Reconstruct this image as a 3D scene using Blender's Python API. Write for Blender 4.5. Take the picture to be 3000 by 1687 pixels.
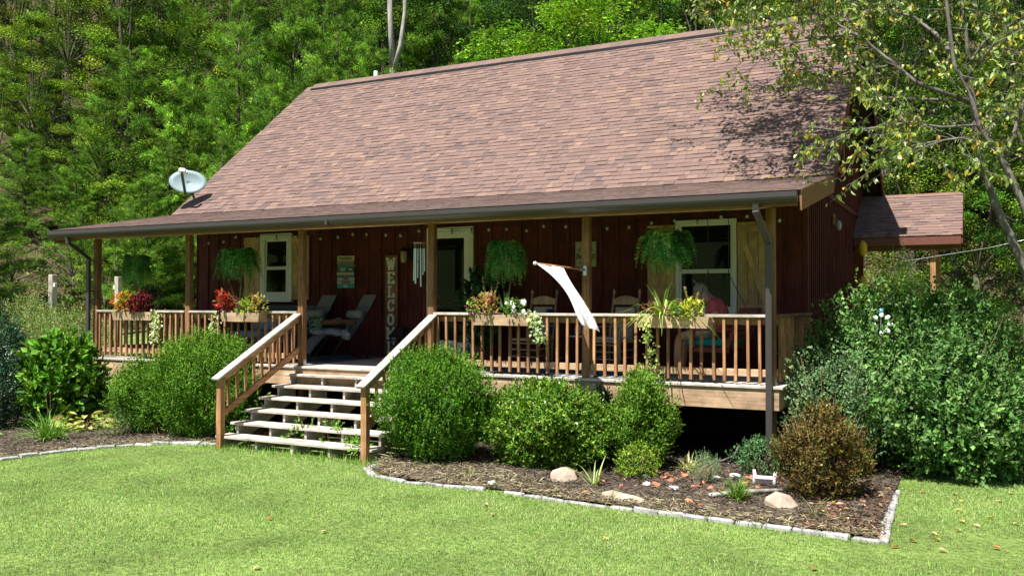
import bpy, math, random
import numpy as np
from mathutils import Vector, Matrix, Euler

SC = bpy.context.scene
for o in list(bpy.data.objects):
    bpy.data.objects.remove(o)
COL = SC.collection
R = math.radians

# ---------------------------------------------------------------- camera
cd = bpy.data.cameras.new('camera')
cam = bpy.data.objects.new('camera', cd)
COL.objects.link(cam)
cam.location = (14.379, -11.139, 1.032)
cam.rotation_euler = (R(90.8), 0, R(27.29))
cd.sensor_width = 36
cd.lens = 31.52
cd.clip_start = 0.1
cd.clip_end = 1500
SC.camera = cam

# ---------------------------------------------------------------- sky, sun, exposure
SUN_EL, SUN_AZ = 63.0, 13.0      # the sun stands over the front yard, a little to the left
sun_dir = Vector((-math.sin(R(SUN_AZ)) * math.cos(R(SUN_EL)), -math.cos(R(SUN_AZ)) * math.cos(R(SUN_EL)), math.sin(R(SUN_EL))))
world = bpy.data.worlds.new('World')
SC.world = world
world.use_nodes = True
wn = world.node_tree.nodes
sky = wn.new('ShaderNodeTexSky')
sky.sky_type = 'NISHITA'
sky.sun_disc = False
sky.sun_elevation = R(SUN_EL)
sky.sun_rotation = R(180 + SUN_AZ)
world.node_tree.links.new(sky.outputs[0], wn['Background'].inputs[0])
wn['Background'].inputs[1].default_value = 0.055
sl = bpy.data.lights.new('sun', 'SUN')
sl.energy = 5.0
sl.angle = R(0.53)
sl.color = (1.0, 0.955, 0.89)
so = bpy.data.objects.new('sun', sl)
COL.objects.link(so)
so.rotation_euler = sun_dir.to_track_quat('Z', 'Y').to_euler()
so.location = (0, -20, 30)
SC.view_settings.view_transform = 'Standard'
SC.view_settings.look = 'None'
SC.view_settings.gamma = 1
SC.view_settings.use_curve_mapping = False
SC.view_settings.exposure = 1.08
SC.render.engine = 'CYCLES'
SC.cycles.use_denoising = True
SC.cycles.max_bounces = 8
SC.cycles.transparent_max_bounces = 8
SC.cycles.caustics_reflective = False
SC.cycles.caustics_refractive = False

# ---------------------------------------------------------------- helpers: objects
def wl(o):
    v = Vector((0, 0, 0))
    while o is not None:
        v = v + o.location
        o = o.parent
    return v

def tag(o, label=None, cat=None, group=None, kind=None):
    if label: o['label'] = label
    if cat: o['category'] = cat
    if group: o['group'] = group
    if kind: o['kind'] = kind
    return o

def thing(name, label, cat, loc, group=None, rz=0.0):
    o = bpy.data.objects.new(name, None)
    o.empty_display_size = 0.2
    COL.objects.link(o)
    o.location = loc
    o.rotation_euler = (0, 0, rz)
    return tag(o, label, cat, group)

def place(name, mesh, parent=None, loc=(0, 0, 0), rot=(0, 0, 0), scale=None):
    """a mesh object at a world position, under a parent that is not rotated"""
    o = bpy.data.objects.new(name, mesh)
    COL.objects.link(o)
    o.parent = parent
    o.location = Vector(loc) - (wl(parent) if parent else Vector((0, 0, 0)))
    o.rotation_euler = rot
    if scale: o.scale = scale
    return o

def local(name, mesh, parent, loc=(0, 0, 0), rot=(0, 0, 0)):
    o = bpy.data.objects.new(name, mesh)
    COL.objects.link(o)
    o.parent = parent
    o.location = loc
    o.rotation_euler = rot
    return o

def copy_thing(src, label=None, loc=None, rz=None, scale=None):
    c = src.copy()
    COL.objects.link(c)
    for ch in src.children:
        d = ch.copy()
        COL.objects.link(d)
        d.parent = c
        for g in ch.children:
            e = g.copy()
            COL.objects.link(e)
            e.parent = d
    if label: c['label'] = label
    if loc is not None: c.location = loc
    if rz is not None: c.rotation_euler = (0, 0, rz)
    if scale is not None: c.scale = scale if hasattr(scale, '__len__') else (scale,) * 3
    return c

# ---------------------------------------------------------------- helpers: meshes
class MB:
    def __init__(s):
        s.v = []; s.f = []; s.c = []; s.cur = None
    def add(s, vs, fs, col=None):
        b = len(s.v)
        s.v.extend([tuple(p) for p in vs])
        col = col if col is not None else s.cur
        for f in fs:
            s.f.append(tuple(i + b for i in f))
            s.c.append(col)
        return s
    def box(s, c, size, ch=0.0, rot=None, col=None):
        hx, hy, hz = (d / 2 for d in size)
        if ch <= 0:
            vs = [Vector((x * hx, y * hy, z * hz)) for x in (-1, 1) for y in (-1, 1) for z in (-1, 1)]
            fs = [(0, 1, 3, 2), (4, 6, 7, 5), (0, 4, 5, 1), (2, 3, 7, 6), (0, 2, 6, 4), (1, 5, 7, 3)]
        else:
            ch = min(ch, hx * .6, hy * .6, hz * .6)
            vs = []; idx = {}
            for x in (-1, 1):
                for y in (-1, 1):
                    for z in (-1, 1):
                        for a in range(3):
                            h = [hx - ch, hy - ch, hz - ch]
                            h[a] += ch
                            idx[(x, y, z, a)] = len(vs)
                            vs.append(Vector((x * h[0], y * h[1], z * h[2])))
            fs = []
            S = (-1, 1)
            for a in range(3):
                b, c2 = (a + 1) % 3, (a + 2) % 3
                for sg in S:
                    q = []
                    for (m, n) in ((-1, -1), (1, -1), (1, 1), (-1, 1)):
                        k = [0, 0, 0]; k[a] = sg; k[b] = m; k[c2] = n
                        q.append(idx[(k[0], k[1], k[2], a)])
                    fs.append(tuple(q if sg > 0 else q[::-1]))
                for m in S:
                    for n in S:
                        k0 = [0, 0, 0]; k1 = [0, 0, 0]
                        k0[a] = -1; k1[a] = 1; k0[b] = k1[b] = m; k0[c2] = k1[c2] = n
                        q = [idx[(*k0, b)], idx[(*k1, b)], idx[(*k1, c2)], idx[(*k0, c2)]]
                        fs.append(tuple(q if m * n < 0 else q[::-1]))
            for x in S:
                for y in S:
                    for z in S:
                        q = [idx[(x, y, z, 0)], idx[(x, y, z, 1)], idx[(x, y, z, 2)]]
                        fs.append(tuple(q if x * y * z > 0 else q[::-1]))
        c = Vector(c)
        if rot is not None: vs = [rot @ p for p in vs]
        return s.add([p + c for p in vs], fs, col)
    def bar(s, p, q, w, h, ch=0.0, up=(0, 0, 1), col=None):
        p, q = Vector(p), Vector(q)
        d = (q - p); L = d.length; y = d.normalized()
        x = y.cross(Vector(up))
        if x.length < 1e-4: x = Vector((1, 0, 0))
        x.normalize(); z = x.cross(y)
        m = Matrix((x, y, z)).transposed()
        return s.box((p + q) / 2, (w, L, h), ch, m, col)
    def tube(s, pts, rad, n=8, cap=True, col=None):
        pts = [Vector(p) for p in pts]
        k = len(pts)
        rad = rad if hasattr(rad, '__len__') else [rad] * k
        t0 = (pts[1] - pts[0]).normalized()
        a = t0.cross(Vector((0, 0, 1)))
        if a.length < 1e-3: a = t0.cross(Vector((1, 0, 0)))
        a.normalize()
        vs = []
        for i in range(k):
            t = (pts[min(i + 1, k - 1)] - pts[max(i - 1, 0)]).normalized()
            a = (a - t * a.dot(t)).normalized()
            b = t.cross(a)
            for j in range(n):
                th = 2 * math.pi * j / n
                vs.append(pts[i] + (a * math.cos(th) + b * math.sin(th)) * rad[i])
        fs = [(i * n + j, i * n + (j + 1) % n, (i + 1) * n + (j + 1) % n, (i + 1) * n + j) for i in range(k - 1) for j in range(n)]
        if cap:
            fs.append(tuple(range(n))[::-1]); fs.append(tuple((k - 1) * n + j for j in range(n)))
        return s.add(vs, fs, col)
    def lathe(s, prof, c=(0, 0, 0), n=16, m=None, col=None):
        c = Vector(c); vs = []
        for r, z in prof:
            for j in range(n):
                th = 2 * math.pi * j / n
                p = Vector((r * math.cos(th), r * math.sin(th), z))
                vs.append((m @ p if m is not None else p) + c)
        k = len(prof)
        fs = [(i * n + j, i * n + (j + 1) % n, (i + 1) * n + (j + 1) % n, (i + 1) * n + j) for i in range(k - 1) for j in range(n)]
        fs.append(tuple(range(n))[::-1]); fs.append(tuple((k - 1) * n + j for j in range(n)))
        return s.add(vs, fs, col)
    def prism(s, poly, axis, a, b, col=None):
        """polygon in the two other axes, pushed out along axis from a to b"""
        n = len(poly); vs = []
        for t in (a, b):
            for (u, w) in poly:
                vs.append({'x': (t, u, w), 'y': (u, t, w), 'z': (u, w, t)}[axis])
        fs = [tuple(range(n))[::-1], tuple(range(n, 2 * n))] + [(i, (i + 1) % n, n + (i + 1) % n, n + i) for i in range(n)]
        return s.add(vs, fs, col)
    def blob(s, c, r, n=10, m=6, rot=None, wob=0.0, seed=0, col=None):
        rg = random.Random(seed); c = Vector(c); vs = []
        ph = [rg.uniform(0, 6) for _ in range(4)]
        for i in range(m + 1):
            th = math.pi * i / m
            for j in range(n):
                f = 2 * math.pi * j / n
                k = 1 + wob * (math.sin(2 * f + ph[0] + 2 * th) + .7 * math.sin(3 * f + ph[1]) * math.sin(2 * th + ph[2])) * math.sin(th)
                p = Vector((r[0] * k * math.sin(th) * math.cos(f), r[1] * k * math.sin(th) * math.sin(f), r[2] * k * math.cos(th)))
                vs.append((rot @ p if rot is not None else p) + c)
        fs = [(i * n + j, (i + 1) * n + j, (i + 1) * n + (j + 1) % n, i * n + (j + 1) % n) for i in range(m) for j in range(n)]
        return s.add(vs, fs, col)
    def mesh(s, name, mat, smooth=False):
        me = bpy.data.meshes.new(name)
        me.from_pydata([tuple(p) for p in s.v], [], s.f)
        mats = mat if isinstance(mat, (list, tuple)) else [mat]
        for m in mats: me.materials.append(m)
        if any(c is not None for c in s.c):
            ca = me.color_attributes.new('Col', 'FLOAT_COLOR', 'CORNER')
            arr = []
            for f, c in zip(s.f, s.c):
                c = c or (1, 1, 1)
                arr.extend([c[0], c[1], c[2], 1.0] * len(f))
            ca.data.foreach_set('color', arr)
        if smooth: me.polygons.foreach_set('use_smooth', [True] * len(me.polygons))
        me.update()
        return me
    def build(s, name, mat, parent=None, smooth=False, loc=(0, 0, 0)):
        return place(name, s.mesh(name, mat, smooth), parent, loc)

def npmesh(name, V, F, mat, cols=None, smooth=False):
    """numpy mesh: V (n,3), F (m,k) all faces the same size, cols (n,3) per vertex"""
    me = bpy.data.meshes.new(name)
    n, (m, k) = len(V), F.shape
    me.vertices.add(n)
    me.vertices.foreach_set('co', np.ascontiguousarray(V, np.float32).ravel())
    me.loops.add(m * k)
    me.loops.foreach_set('vertex_index', np.ascontiguousarray(F, np.int32).ravel())
    me.polygons.add(m)
    me.polygons.foreach_set('loop_start', np.arange(m, dtype=np.int32) * k)
    me.polygons.foreach_set('loop_total', np.full(m, k, np.int32))
    me.polygons.foreach_set('use_smooth', np.full(m, bool(smooth)))
    me.materials.append(mat)
    if cols is not None:
        ca = me.color_attributes.new('Col', 'FLOAT_COLOR', 'POINT')
        c4 = np.ones((n, 4), np.float32); c4[:, :3] = cols
        ca.data.foreach_set('color', c4.ravel())
    me.update(calc_edges=True)
    return me

def unit(a):
    return a / np.maximum(np.linalg.norm(a, axis=-1, keepdims=True), 1e-9)

def leaf_arrays(P, T, N, L, W, cols, rich=False, fold=.18):
    """leaves: base points P, long axes T, normals N, lengths L, widths W"""
    T = unit(T); B = unit(np.cross(N, T)); N = np.cross(T, B)
    L = np.asarray(L)[:, None]; W = np.asarray(W)[:, None]
    if not rich:
        V = np.stack([P, P + T * L * .45 + B * W * .5 + N * W * fold, P + T * L, P + T * L * .45 - B * W * .5 + N * W * fold], 1)
        k = 4; F = np.arange(len(P) * 4).reshape(-1, 4)
    else:
        d = -N * L * .12
        V = np.stack([P, P + T * L * .28 + B * W * .47 + N * W * fold, P + T * L * .66 + B * W * .38 + N * W * fold + d * .5,
                      P + T * L + d, P + T * L * .66 - B * W * .38 + N * W * fold + d * .5, P + T * L * .28 - B * W * .47 + N * W * fold], 1)
        k = 6; i = np.arange(len(P))[:, None] * 6
        F = np.concatenate([i + np.array([[0, 1, 2, 3]]), i + np.array([[0, 3, 4, 5]])])
    return V.reshape(-1, 3), F, np.repeat(cols, k, 0)

def pick(rg, palette, n, jit=.18):
    """colours for n leaves from (colour, weight) pairs, each a little different"""
    w = np.array([p[1] for p in palette], float); w /= w.sum()
    c = np.array([p[0] for p in palette], float)[rg.choice(len(palette), n, p=w)]
    return c * np.exp(rg.normal(0, jit, (n, 1))) * np.exp(rg.normal(0, .06, (n, 3)))

def join_arrays(parts):
    V, F, C, b = [], [], [], 0
    for v, f, c in parts:
        V.append(v); F.append(f + b); C.append(c); b += len(v)
    return np.concatenate(V), np.concatenate(F), np.concatenate(C)

def blade_arrays(rg, base, n, length, width, lean, spread, cols, seg=4, droop=.6):
    """arching strap leaves growing from base: strips of quads"""
    az = rg.uniform(0, 2 * np.pi, n); L = length * rg.uniform(.6, 1.1, n)
    le = lean * rg.uniform(.2, 1.0, n); w = width * rg.uniform(.7, 1.2, n)
    o = np.array(base) + np.stack([rg.normal(0, spread, n), rg.normal(0, spread, n), np.zeros(n)], 1)
    h = np.stack([np.cos(az), np.sin(az), np.zeros(n)], 1)
    s = np.stack([-np.sin(az), np.cos(az), np.zeros(n)], 1)
    V = []
    for k in range(seg + 1):
        t = k / seg
        out = L * (np.sin(le) * t + droop * le * t * t * .5)
        up = L * (np.cos(le) * t - droop * le * t * t * t * .75)
        c = o + h * out[:, None] + np.array([[0, 0, 1.]]) * up[:, None]
        ww = (w * (1 - t ** 2.2) * .5 + .0006)[:, None]
        V.append(c - s * ww); V.append(c + s * ww)
    V = np.stack(V, 1).reshape(-1, 3)
    b = np.arange(n)[:, None] * (2 * seg + 2)
    F = np.concatenate([b + np.array([[2 * k, 2 * k + 1, 2 * k + 3, 2 * k + 2]]) for k in range(seg)])
    return V, F, np.repeat(cols, 2 * seg + 2, 0)

# ---------------------------------------------------------------- terrain height
def sstep(a, b, x):
    t = np.clip((x - a) / (b - a), 0, 1)
    return t * t * (3 - 2 * t)

def gz(x, y):
    x = np.asarray(x, float); y = np.asarray(y, float)
    z = -1.06 - .03 * np.clip(4.5 - x, 0, 5) * (1 - sstep(.5, 3.5, y))
    u1 = .77 * (-x - 1) + .63 * (y - 1.7)
    left = .12 * np.clip(u1, 0, 9) + .22 * np.clip(u1 - 9, 0, 7) + .5 * np.clip(u1 - 16, 0, 80)
    back = .05 * np.clip(y - 3, 0, 6) + .5 * np.clip(y - 10.5, 0, 80)
    rise = np.maximum(left * sstep(-1, 2.5, y), back)
    front = .30 * np.clip(-y - 55, 0, 60)  # unseen hill behind the camera, added to keep bright sky out of the window glass
    bumps = .03 * np.sin(x * 1.7 + .6 * y) * np.sin(y * 1.3 + 1)
    return z + rise + front + bumps * sstep(-4, -9, y) + .5 * np.sin(x * .21 + 2) * np.sin(y * .17) * sstep(10, 18, y)

def gzf(x, y): return float(gz(x, y))

# ---------------------------------------------------------------- materials
def nodes(name):
    m = bpy.data.materials.new(name)
    m.use_nodes = True
    t = m.node_tree
    return m, t.nodes, t.links, t.nodes['Principled BSDF']

def ramp(n, stops):
    r = n.new('ShaderNodeValToRGB')
    e = r.color_ramp.elements
    while len(e) < len(stops): e.new(.5)
    for i, (p, c) in enumerate(stops):
        e[i].position = p; e[i].color = (*c, 1)
    return r

def surf(name, c1, c2, scale=8, rough=.7, bump=.0, stretch=(1, 1, 1), detail=6, spec=.3, metal=0, bscale=None, dist=.01, obj_random=0.0):
    """two-tone noise surface, stretched to make grain"""
    m, n, l, b = nodes(name)
    tc = n.new('ShaderNodeTexCoord'); mp = n.new('ShaderNodeMapping')
    mp.inputs['Scale'].default_value = stretch
    l.new(tc.outputs['Object'], mp.inputs[0])
    src = mp.outputs[0]
    if obj_random:
        oi = n.new('ShaderNodeObjectInfo')
        va = n.new('ShaderNodeVectorMath'); va.operation = 'MULTIPLY_ADD'
        l.new(oi.outputs['Random'], va.inputs[0]); va.inputs[1].default_value = (37, 53, 71)
        l.new(src, va.inputs[2]); src = va.outputs[0]
    nz = n.new('ShaderNodeTexNoise'); nz.inputs['Scale'].default_value = scale; nz.inputs['Detail'].default_value = detail
    nz.inputs['Roughness'].default_value = .65
    l.new(src, nz.inputs['Vector'])
    r = ramp(n, [(.30, c1), (.70, c2)])
    l.new(nz.outputs['Fac'], r.inputs[0])
    out = r.outputs[0]
    if obj_random:
        hs = n.new('ShaderNodeHueSaturation')
        mr = n.new('ShaderNodeMapRange'); mr.inputs[3].default_value = 1 - obj_random; mr.inputs[4].default_value = 1 + obj_random
        l.new(oi.outputs['Random'], mr.inputs[0]); l.new(mr.outputs[0], hs.inputs['Value']); l.new(out, hs.inputs['Color'])
        out = hs.outputs[0]
    l.new(out, b.inputs['Base Color'])
    b.inputs['Roughness'].default_value = rough
    b.inputs['Specular IOR Level'].default_value = spec
    b.inputs['Metallic'].default_value = metal
    if bump:
        bp = n.new('ShaderNodeBump'); bp.inputs['Strength'].default_value = bump; bp.inputs['Distance'].default_value = dist
        n2 = nz
        if bscale:
            n2 = n.new('ShaderNodeTexNoise'); n2.inputs['Scale'].default_value = bscale; n2.inputs['Detail'].default_value = 4
            l.new(src, n2.inputs['Vector'])
        l.new(n2.outputs['Fac'], bp.inputs['Height']); l.new(bp.outputs[0], b.inputs['Normal'])
    return m

def foliage(name, rough=.55, trans=.17, spec=.14):
    """leaf colour comes from the mesh; light also passes through the leaf"""
    m, n, l, b = nodes(name)
    a = n.new('ShaderNodeAttribute'); a.attribute_name = 'Col'
    l.new(a.outputs['Color'], b.inputs['Base Color'])
    b.inputs['Roughness'].default_value = rough
    b.inputs['Specular IOR Level'].default_value = spec
    tr = n.new('ShaderNodeBsdfTranslucent')
    mu = n.new('ShaderNodeMix'); mu.data_type = 'RGBA'; mu.blend_type = 'MULTIPLY'; mu.inputs['Factor'].default_value = 1
    l.new(a.outputs['Color'], mu.inputs['A']); mu.inputs['B'].default_value = (1.5, 1.7, .6, 1)
    l.new(mu.outputs['Result'], tr.inputs['Color'])
    mx = n.new('ShaderNodeMixShader'); mx.inputs[0].default_value = trans
    l.new(b.outputs[0], mx.inputs[1]); l.new(tr.outputs[0], mx.inputs[2])
    l.new(mx.outputs[0], n['Material Output'].inputs[0])
    return m

def attr_surf(name, rough=.8, noise=.25, scale=40, bump=.2, spec=.2, dist=.004):
    """colour from the mesh, broken up by fine noise"""
    m, n, l, b = nodes(name)
    a = n.new('ShaderNodeAttribute'); a.attribute_name = 'Col'
    tc = n.new('ShaderNodeTexCoord')
    nz = n.new('ShaderNodeTexNoise'); nz.inputs['Scale'].default_value = scale; nz.inputs['Detail'].default_value = 5
    l.new(tc.outputs['Object'], nz.inputs['Vector'])
    mr = n.new('ShaderNodeMapRange'); mr.inputs[1].default_value = .25; mr.inputs[2].default_value = .75
    mr.inputs[3].default_value = 1 - noise; mr.inputs[4].default_value = 1 + noise
    l.new(nz.outputs['Fac'], mr.inputs[0])
    mu = n.new('ShaderNodeVectorMath'); mu.operation = 'SCALE'
    l.new(a.outputs['Color'], mu.inputs[0]); l.new(mr.outputs[0], mu.inputs['Scale'])
    l.new(mu.outputs[0], b.inputs['Base Color'])
    b.inputs['Roughness'].default_value = rough; b.inputs['Specular IOR Level'].default_value = spec
    bp = n.new('ShaderNodeBump'); bp.inputs['Strength'].default_value = bump; bp.inputs['Distance'].default_value = dist
    l.new(nz.outputs['Fac'], bp.inputs['Height']); l.new(bp.outputs[0], b.inputs['Normal'])
    return m

def plain(name, c, rough=.5, metal=0, spec=.5, var=.12):
    return surf(name, tuple(x * (1 - var) for x in c), tuple(min(1, x * (1 + var)) for x in c), 14, rough, spec=spec, metal=metal)

def wood(name, c1, c2, axis, rough=.75, rnd=.14, bump=.35, scale=9):
    st = {'x': (.06, 1, 1), 'y': (1, .06, 1), 'z': (1, 1, .06)}[axis]
    m = surf(name, c1, c2, scale * 3.2, rough, bump, st, 5, .2, obj_random=rnd, dist=.004)
    # weather stains and knots over the grain
    n, l = m.node_tree.nodes, m.node_tree.links
    b = n['Principled BSDF']; src = b.inputs['Base Color'].links[0].from_socket
    tc = n.new('ShaderNodeTexCoord'); oi = n.new('ShaderNodeObjectInfo')
    va = n.new('ShaderNodeVectorMath'); va.operation = 'MULTIPLY_ADD'; va.inputs[1].default_value = (17, 29, 41)
    l.new(oi.outputs['Random'], va.inputs[0]); l.new(tc.outputs['Object'], va.inputs[2])
    nz = n.new('ShaderNodeTexNoise'); nz.inputs['Scale'].default_value = 3.1; nz.inputs['Detail'].default_value = 7; nz.inputs['Roughness'].default_value = .7
    l.new(va.outputs[0], nz.inputs['Vector'])
    r1 = ramp(n, [(.30, (.55, .52, .50)), (.62, (1.12, 1.10, 1.08))]); l.new(nz.outputs['Fac'], r1.inputs[0])
    vo = n.new('ShaderNodeTexVoronoi'); vo.inputs['Scale'].default_value = 2.6; l.new(va.outputs[0], vo.inputs['Vector'])
    r2 = ramp(n, [(.035, (.42, .36, .32)), (.075, (1, 1, 1))]); l.new(vo.outputs['Distance'], r2.inputs[0])
    prev = src
    for r_ in (r1, r2):
        mx = n.new('ShaderNodeMix'); mx.data_type = 'RGBA'; mx.blend_type = 'MULTIPLY'; mx.inputs['Factor'].default_value = 1
        l.new(prev, mx.inputs['A']); l.new(r_.outputs[0], mx.inputs['B']); prev = mx.outputs['Result']
    l.new(prev, b.inputs['Base Color'])
    return m

M = {}
for ax in 'xyz':
    M['cedar_' + ax] = wood('stained_pine_' + ax, (.23, .105, .042), (.52, .30, .155), ax, rnd=.22)
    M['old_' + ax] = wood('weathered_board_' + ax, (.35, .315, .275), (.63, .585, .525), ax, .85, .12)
    M['dark_' + ax] = wood('aged_post_' + ax, (.13, .062, .028), (.33, .175, .085), ax)
    M['red_' + ax] = wood('barn_red_board_' + ax, (.078, .018, .016), (.150, .037, .032), ax, .75, .16)
    M['pale_' + ax] = wood('bare_pine_' + ax, (.36, .235, .14), (.62, .455, .30), ax, .7, .12)
    M['shutter_' + ax] = wood('shutter_pine_' + ax, (.46, .30, .15), (.66, .47, .26), ax, .7, .10)
M['shingle'] = attr_surf('asphalt_shingle', .93, .22, 130, .5, .12)
M['roofdeck'] = plain('roof_underlay', (.05, .035, .03), .9)
M['gutter'] = plain('brown_gutter_metal', (.052, .044, .044), .34, 0, .5, .06)
M['fascia'] = surf('brown_fascia_paint', (.19, .085, .04), (.25, .115, .06), 6, .6)
M['white'] = surf('white_vinyl', (.70, .71, .68), (.80, .80, .77), 5, .4)
M['trim_cream'] = surf('white_trim_paint', (.66, .67, .60), (.78, .78, .72), 7, .5)
M['black'] = plain('black_metal', (.015, .015, .016), .4)
M['chain'] = plain('dark_chain', (.05, .05, .05), .5, .8)
M['steel'] = plain('galvanised_steel', (.55, .60, .62), .35, .8)
M['leaf'] = foliage('leaf')
M['gloss_leaf'] = foliage('glossy_leaf', .32, .16, .35)
M['needle'] = foliage('needle', .55, .12, .12)
M['petal'] = foliage('petal', .6, .4, .2)
M['bark'] = surf('grey_bark', (.045, .038, .032), (.22, .20, .175), 13, .9, .6, (1, 1, .35), dist=.02)
M['darkbark'] = surf('dark_bark', (.045, .036, .028), (.14, .11, .085), 20, .9, .6, (1, 1, .3), dist=.02)
M['deadbark'] = surf('bleached_bark', (.13, .115, .10), (.50, .47, .43), 9, .9, .5, (1, 1, .25), dist=.02)
M['stem'] = surf('shrub_stem', (.12, .085, .05), (.26, .19, .12), 30, .9)
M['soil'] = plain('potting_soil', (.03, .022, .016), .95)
M['stone'] = surf('pale_sandstone', (.25, .19, .14), (.46, .38, .30), 7, .85, .4)
M['edging'] = surf('concrete_edging', (.17, .165, .155), (.50, .49, .475), 9, .9, .5, obj_random=.2)
M['col'] = attr_surf('painted', .6, .08, 30, .05, .3)
M['cloth'] = attr_surf('cloth', .9, .12, 220, .3, .1)
M['mesh_cloth'] = attr_surf('woven_sling', .8, .35, 260, .4, .2)

def glass_mat(name, c, rough=.03):
    m, n, l, b = nodes(name)
    b.inputs['Base Color'].default_value = (*c, 1); b.inputs['Roughness'].default_value = rough
    b.inputs['Specular IOR Level'].default_value = .5; b.inputs['IOR'].default_value = 1.45
    return m
M['glass'] = glass_mat('dark_window_glass', (.006, .008, .007))
M['bulb'] = glass_mat('frosted_bulb', (.55, .52, .45), .2)

# ================================================================ the setting: ground
def make_ground():
    xs = np.unique(np.round(np.concatenate([np.linspace(-320, -30, 30), np.arange(-30, 30, .5), np.linspace(30, 330, 30)]), 3))
    ys = np.unique(np.round(np.concatenate([np.linspace(-320, -14, 30), np.arange(-14, 30, .5), np.linspace(30, 320, 40)]), 3))
    X, Y = np.meshgrid(xs, ys, indexing='ij')
    Z = gz(X, Y)
    nx, ny = X.shape
    i = np.arange(nx - 1)[:, None] * ny + np.arange(ny - 1)[None, :]
    F = np.stack([i, i + ny, i + ny + 1, i + 1], -1).reshape(-1, 4)
    V = np.stack([X, Y, Z], -1).reshape(-1, 3)
    u1 = .77 * (-X - 1) + .63 * (Y - 1.7)
    wooded = np.maximum(sstep(8, 10.5, u1) * sstep(-1, 3, Y), sstep(9.3, 11.2, Y + .5 * np.sin(X * 1.1)))
    wooded = np.maximum(wooded, sstep(-50, -60, Y))
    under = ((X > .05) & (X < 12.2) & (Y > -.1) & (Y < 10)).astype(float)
    lawn = np.array([.14, .20, .05]); litter = np.array([.085, .066, .036]); soil = np.array([.045, .034, .026])
    C = lawn * (1 - wooded[..., None]) + litter * wooded[..., None]
    far = sstep(-50, -60, Y)[..., None]
    C = C * (1 - far) + np.array([.05, .08, .02]) * far
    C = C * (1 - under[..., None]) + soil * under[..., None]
    m, n, l, b = nodes('ground')
    a = n.new('ShaderNodeAttribute'); a.attribute_name = 'Col'
    tc = n.new('ShaderNodeTexCoord')
    n1 = n.new('ShaderNodeTexNoise'); n1.inputs['Scale'].default_value = 1.1; n1.inputs['Detail'].default_value = 8; n1.inputs['Roughness'].default_value = .7
    n2 = n.new('ShaderNodeTexNoise'); n2.inputs['Scale'].default_value = 16; n2.inputs['Detail'].default_value = 6
    for q in (n1, n2): l.new(tc.outputs['Object'], q.inputs['Vector'])
    mr = n.new('ShaderNodeMapRange'); mr.inputs[1].default_value = .3; mr.inputs[2].default_value = .7; mr.inputs[3].default_value = .6; mr.inputs[4].default_value = 1.5
    l.new(n1.outputs['Fac'], mr.inputs[0])
    mr2 = n.new('ShaderNodeMapRange'); mr2.inputs[1].default_value = .3; mr2.inputs[2].default_value = .7; mr2.inputs[3].default_value = .6; mr2.inputs[4].default_value = 1.4
    l.new(n2.outputs['Fac'], mr2.inputs[0])
    mm = n.new('ShaderNodeMath'); mm.operation = 'MULTIPLY'; l.new(mr.outputs[0], mm.inputs[0]); l.new(mr2.outputs[0], mm.inputs[1])
    sc = n.new('ShaderNodeVectorMath'); sc.operation = 'SCALE'; l.new(a.outputs['Color'], sc.inputs[0]); l.new(mm.outputs[0], sc.inputs['Scale'])
    l.new(sc.outputs[0], b.inputs['Base Color']); b.inputs['Roughness'].default_value = .95; b.inputs['Specular IOR Level'].default_value = .1
    bp = n.new('ShaderNodeBump'); bp.inputs['Distance'].default_value = .05; bp.inputs['Strength'].default_value = .7
    l.new(n2.outputs['Fac'], bp.inputs['Height']); l.new(bp.outputs[0], b.inputs['Normal'])
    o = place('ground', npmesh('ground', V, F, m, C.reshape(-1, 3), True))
    tag(o, kind='structure')
make_ground()

# ---- planting beds: dark mulch raised a little over the lawn
EDGE_R = [(7.62, -1.80), (7.72, -2.10), (8.02, -2.38), (8.44, -2.51), (9.08, -2.51), (9.69, -2.45), (10.31, -2.58), (11.1, -2.63), (11.87, -2.67), (12.78, -2.71), (13.66, -2.79), (13.63, -1.6), (13.60, -.57)]
EDGE_L = [(4.62, -1.55), (4.0, -1.66), (3.38, -2.0), (3.1, -2.4), (2.91, -2.81), (2.82, -3.2), (2.75, -3.57), (2.62, -4.3), (2.5, -5.0)]

def in_poly(P, poly):
    x, y = P[:, 0], P[:, 1]; c = np.zeros(len(P), bool); n = len(poly); j = n - 1
    for i in range(n):
        xi, yi = poly[i]; xj, yj = poly[j]
        hit = ((yi > y) != (yj > y)) & (x < (xj - xi) * (y - yi) / (yj - yi + 1e-12) + xi)
        c ^= hit; j = i
    return c

BED_R = EDGE_R + [(13.6, 1.4), (7.5, 1.4), (7.45, -1.5)]
BED_L = EDGE_L + [(-7, -5.0), (-7, 1.2), (4.75, 1.2), (4.75, -1.4)]

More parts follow.
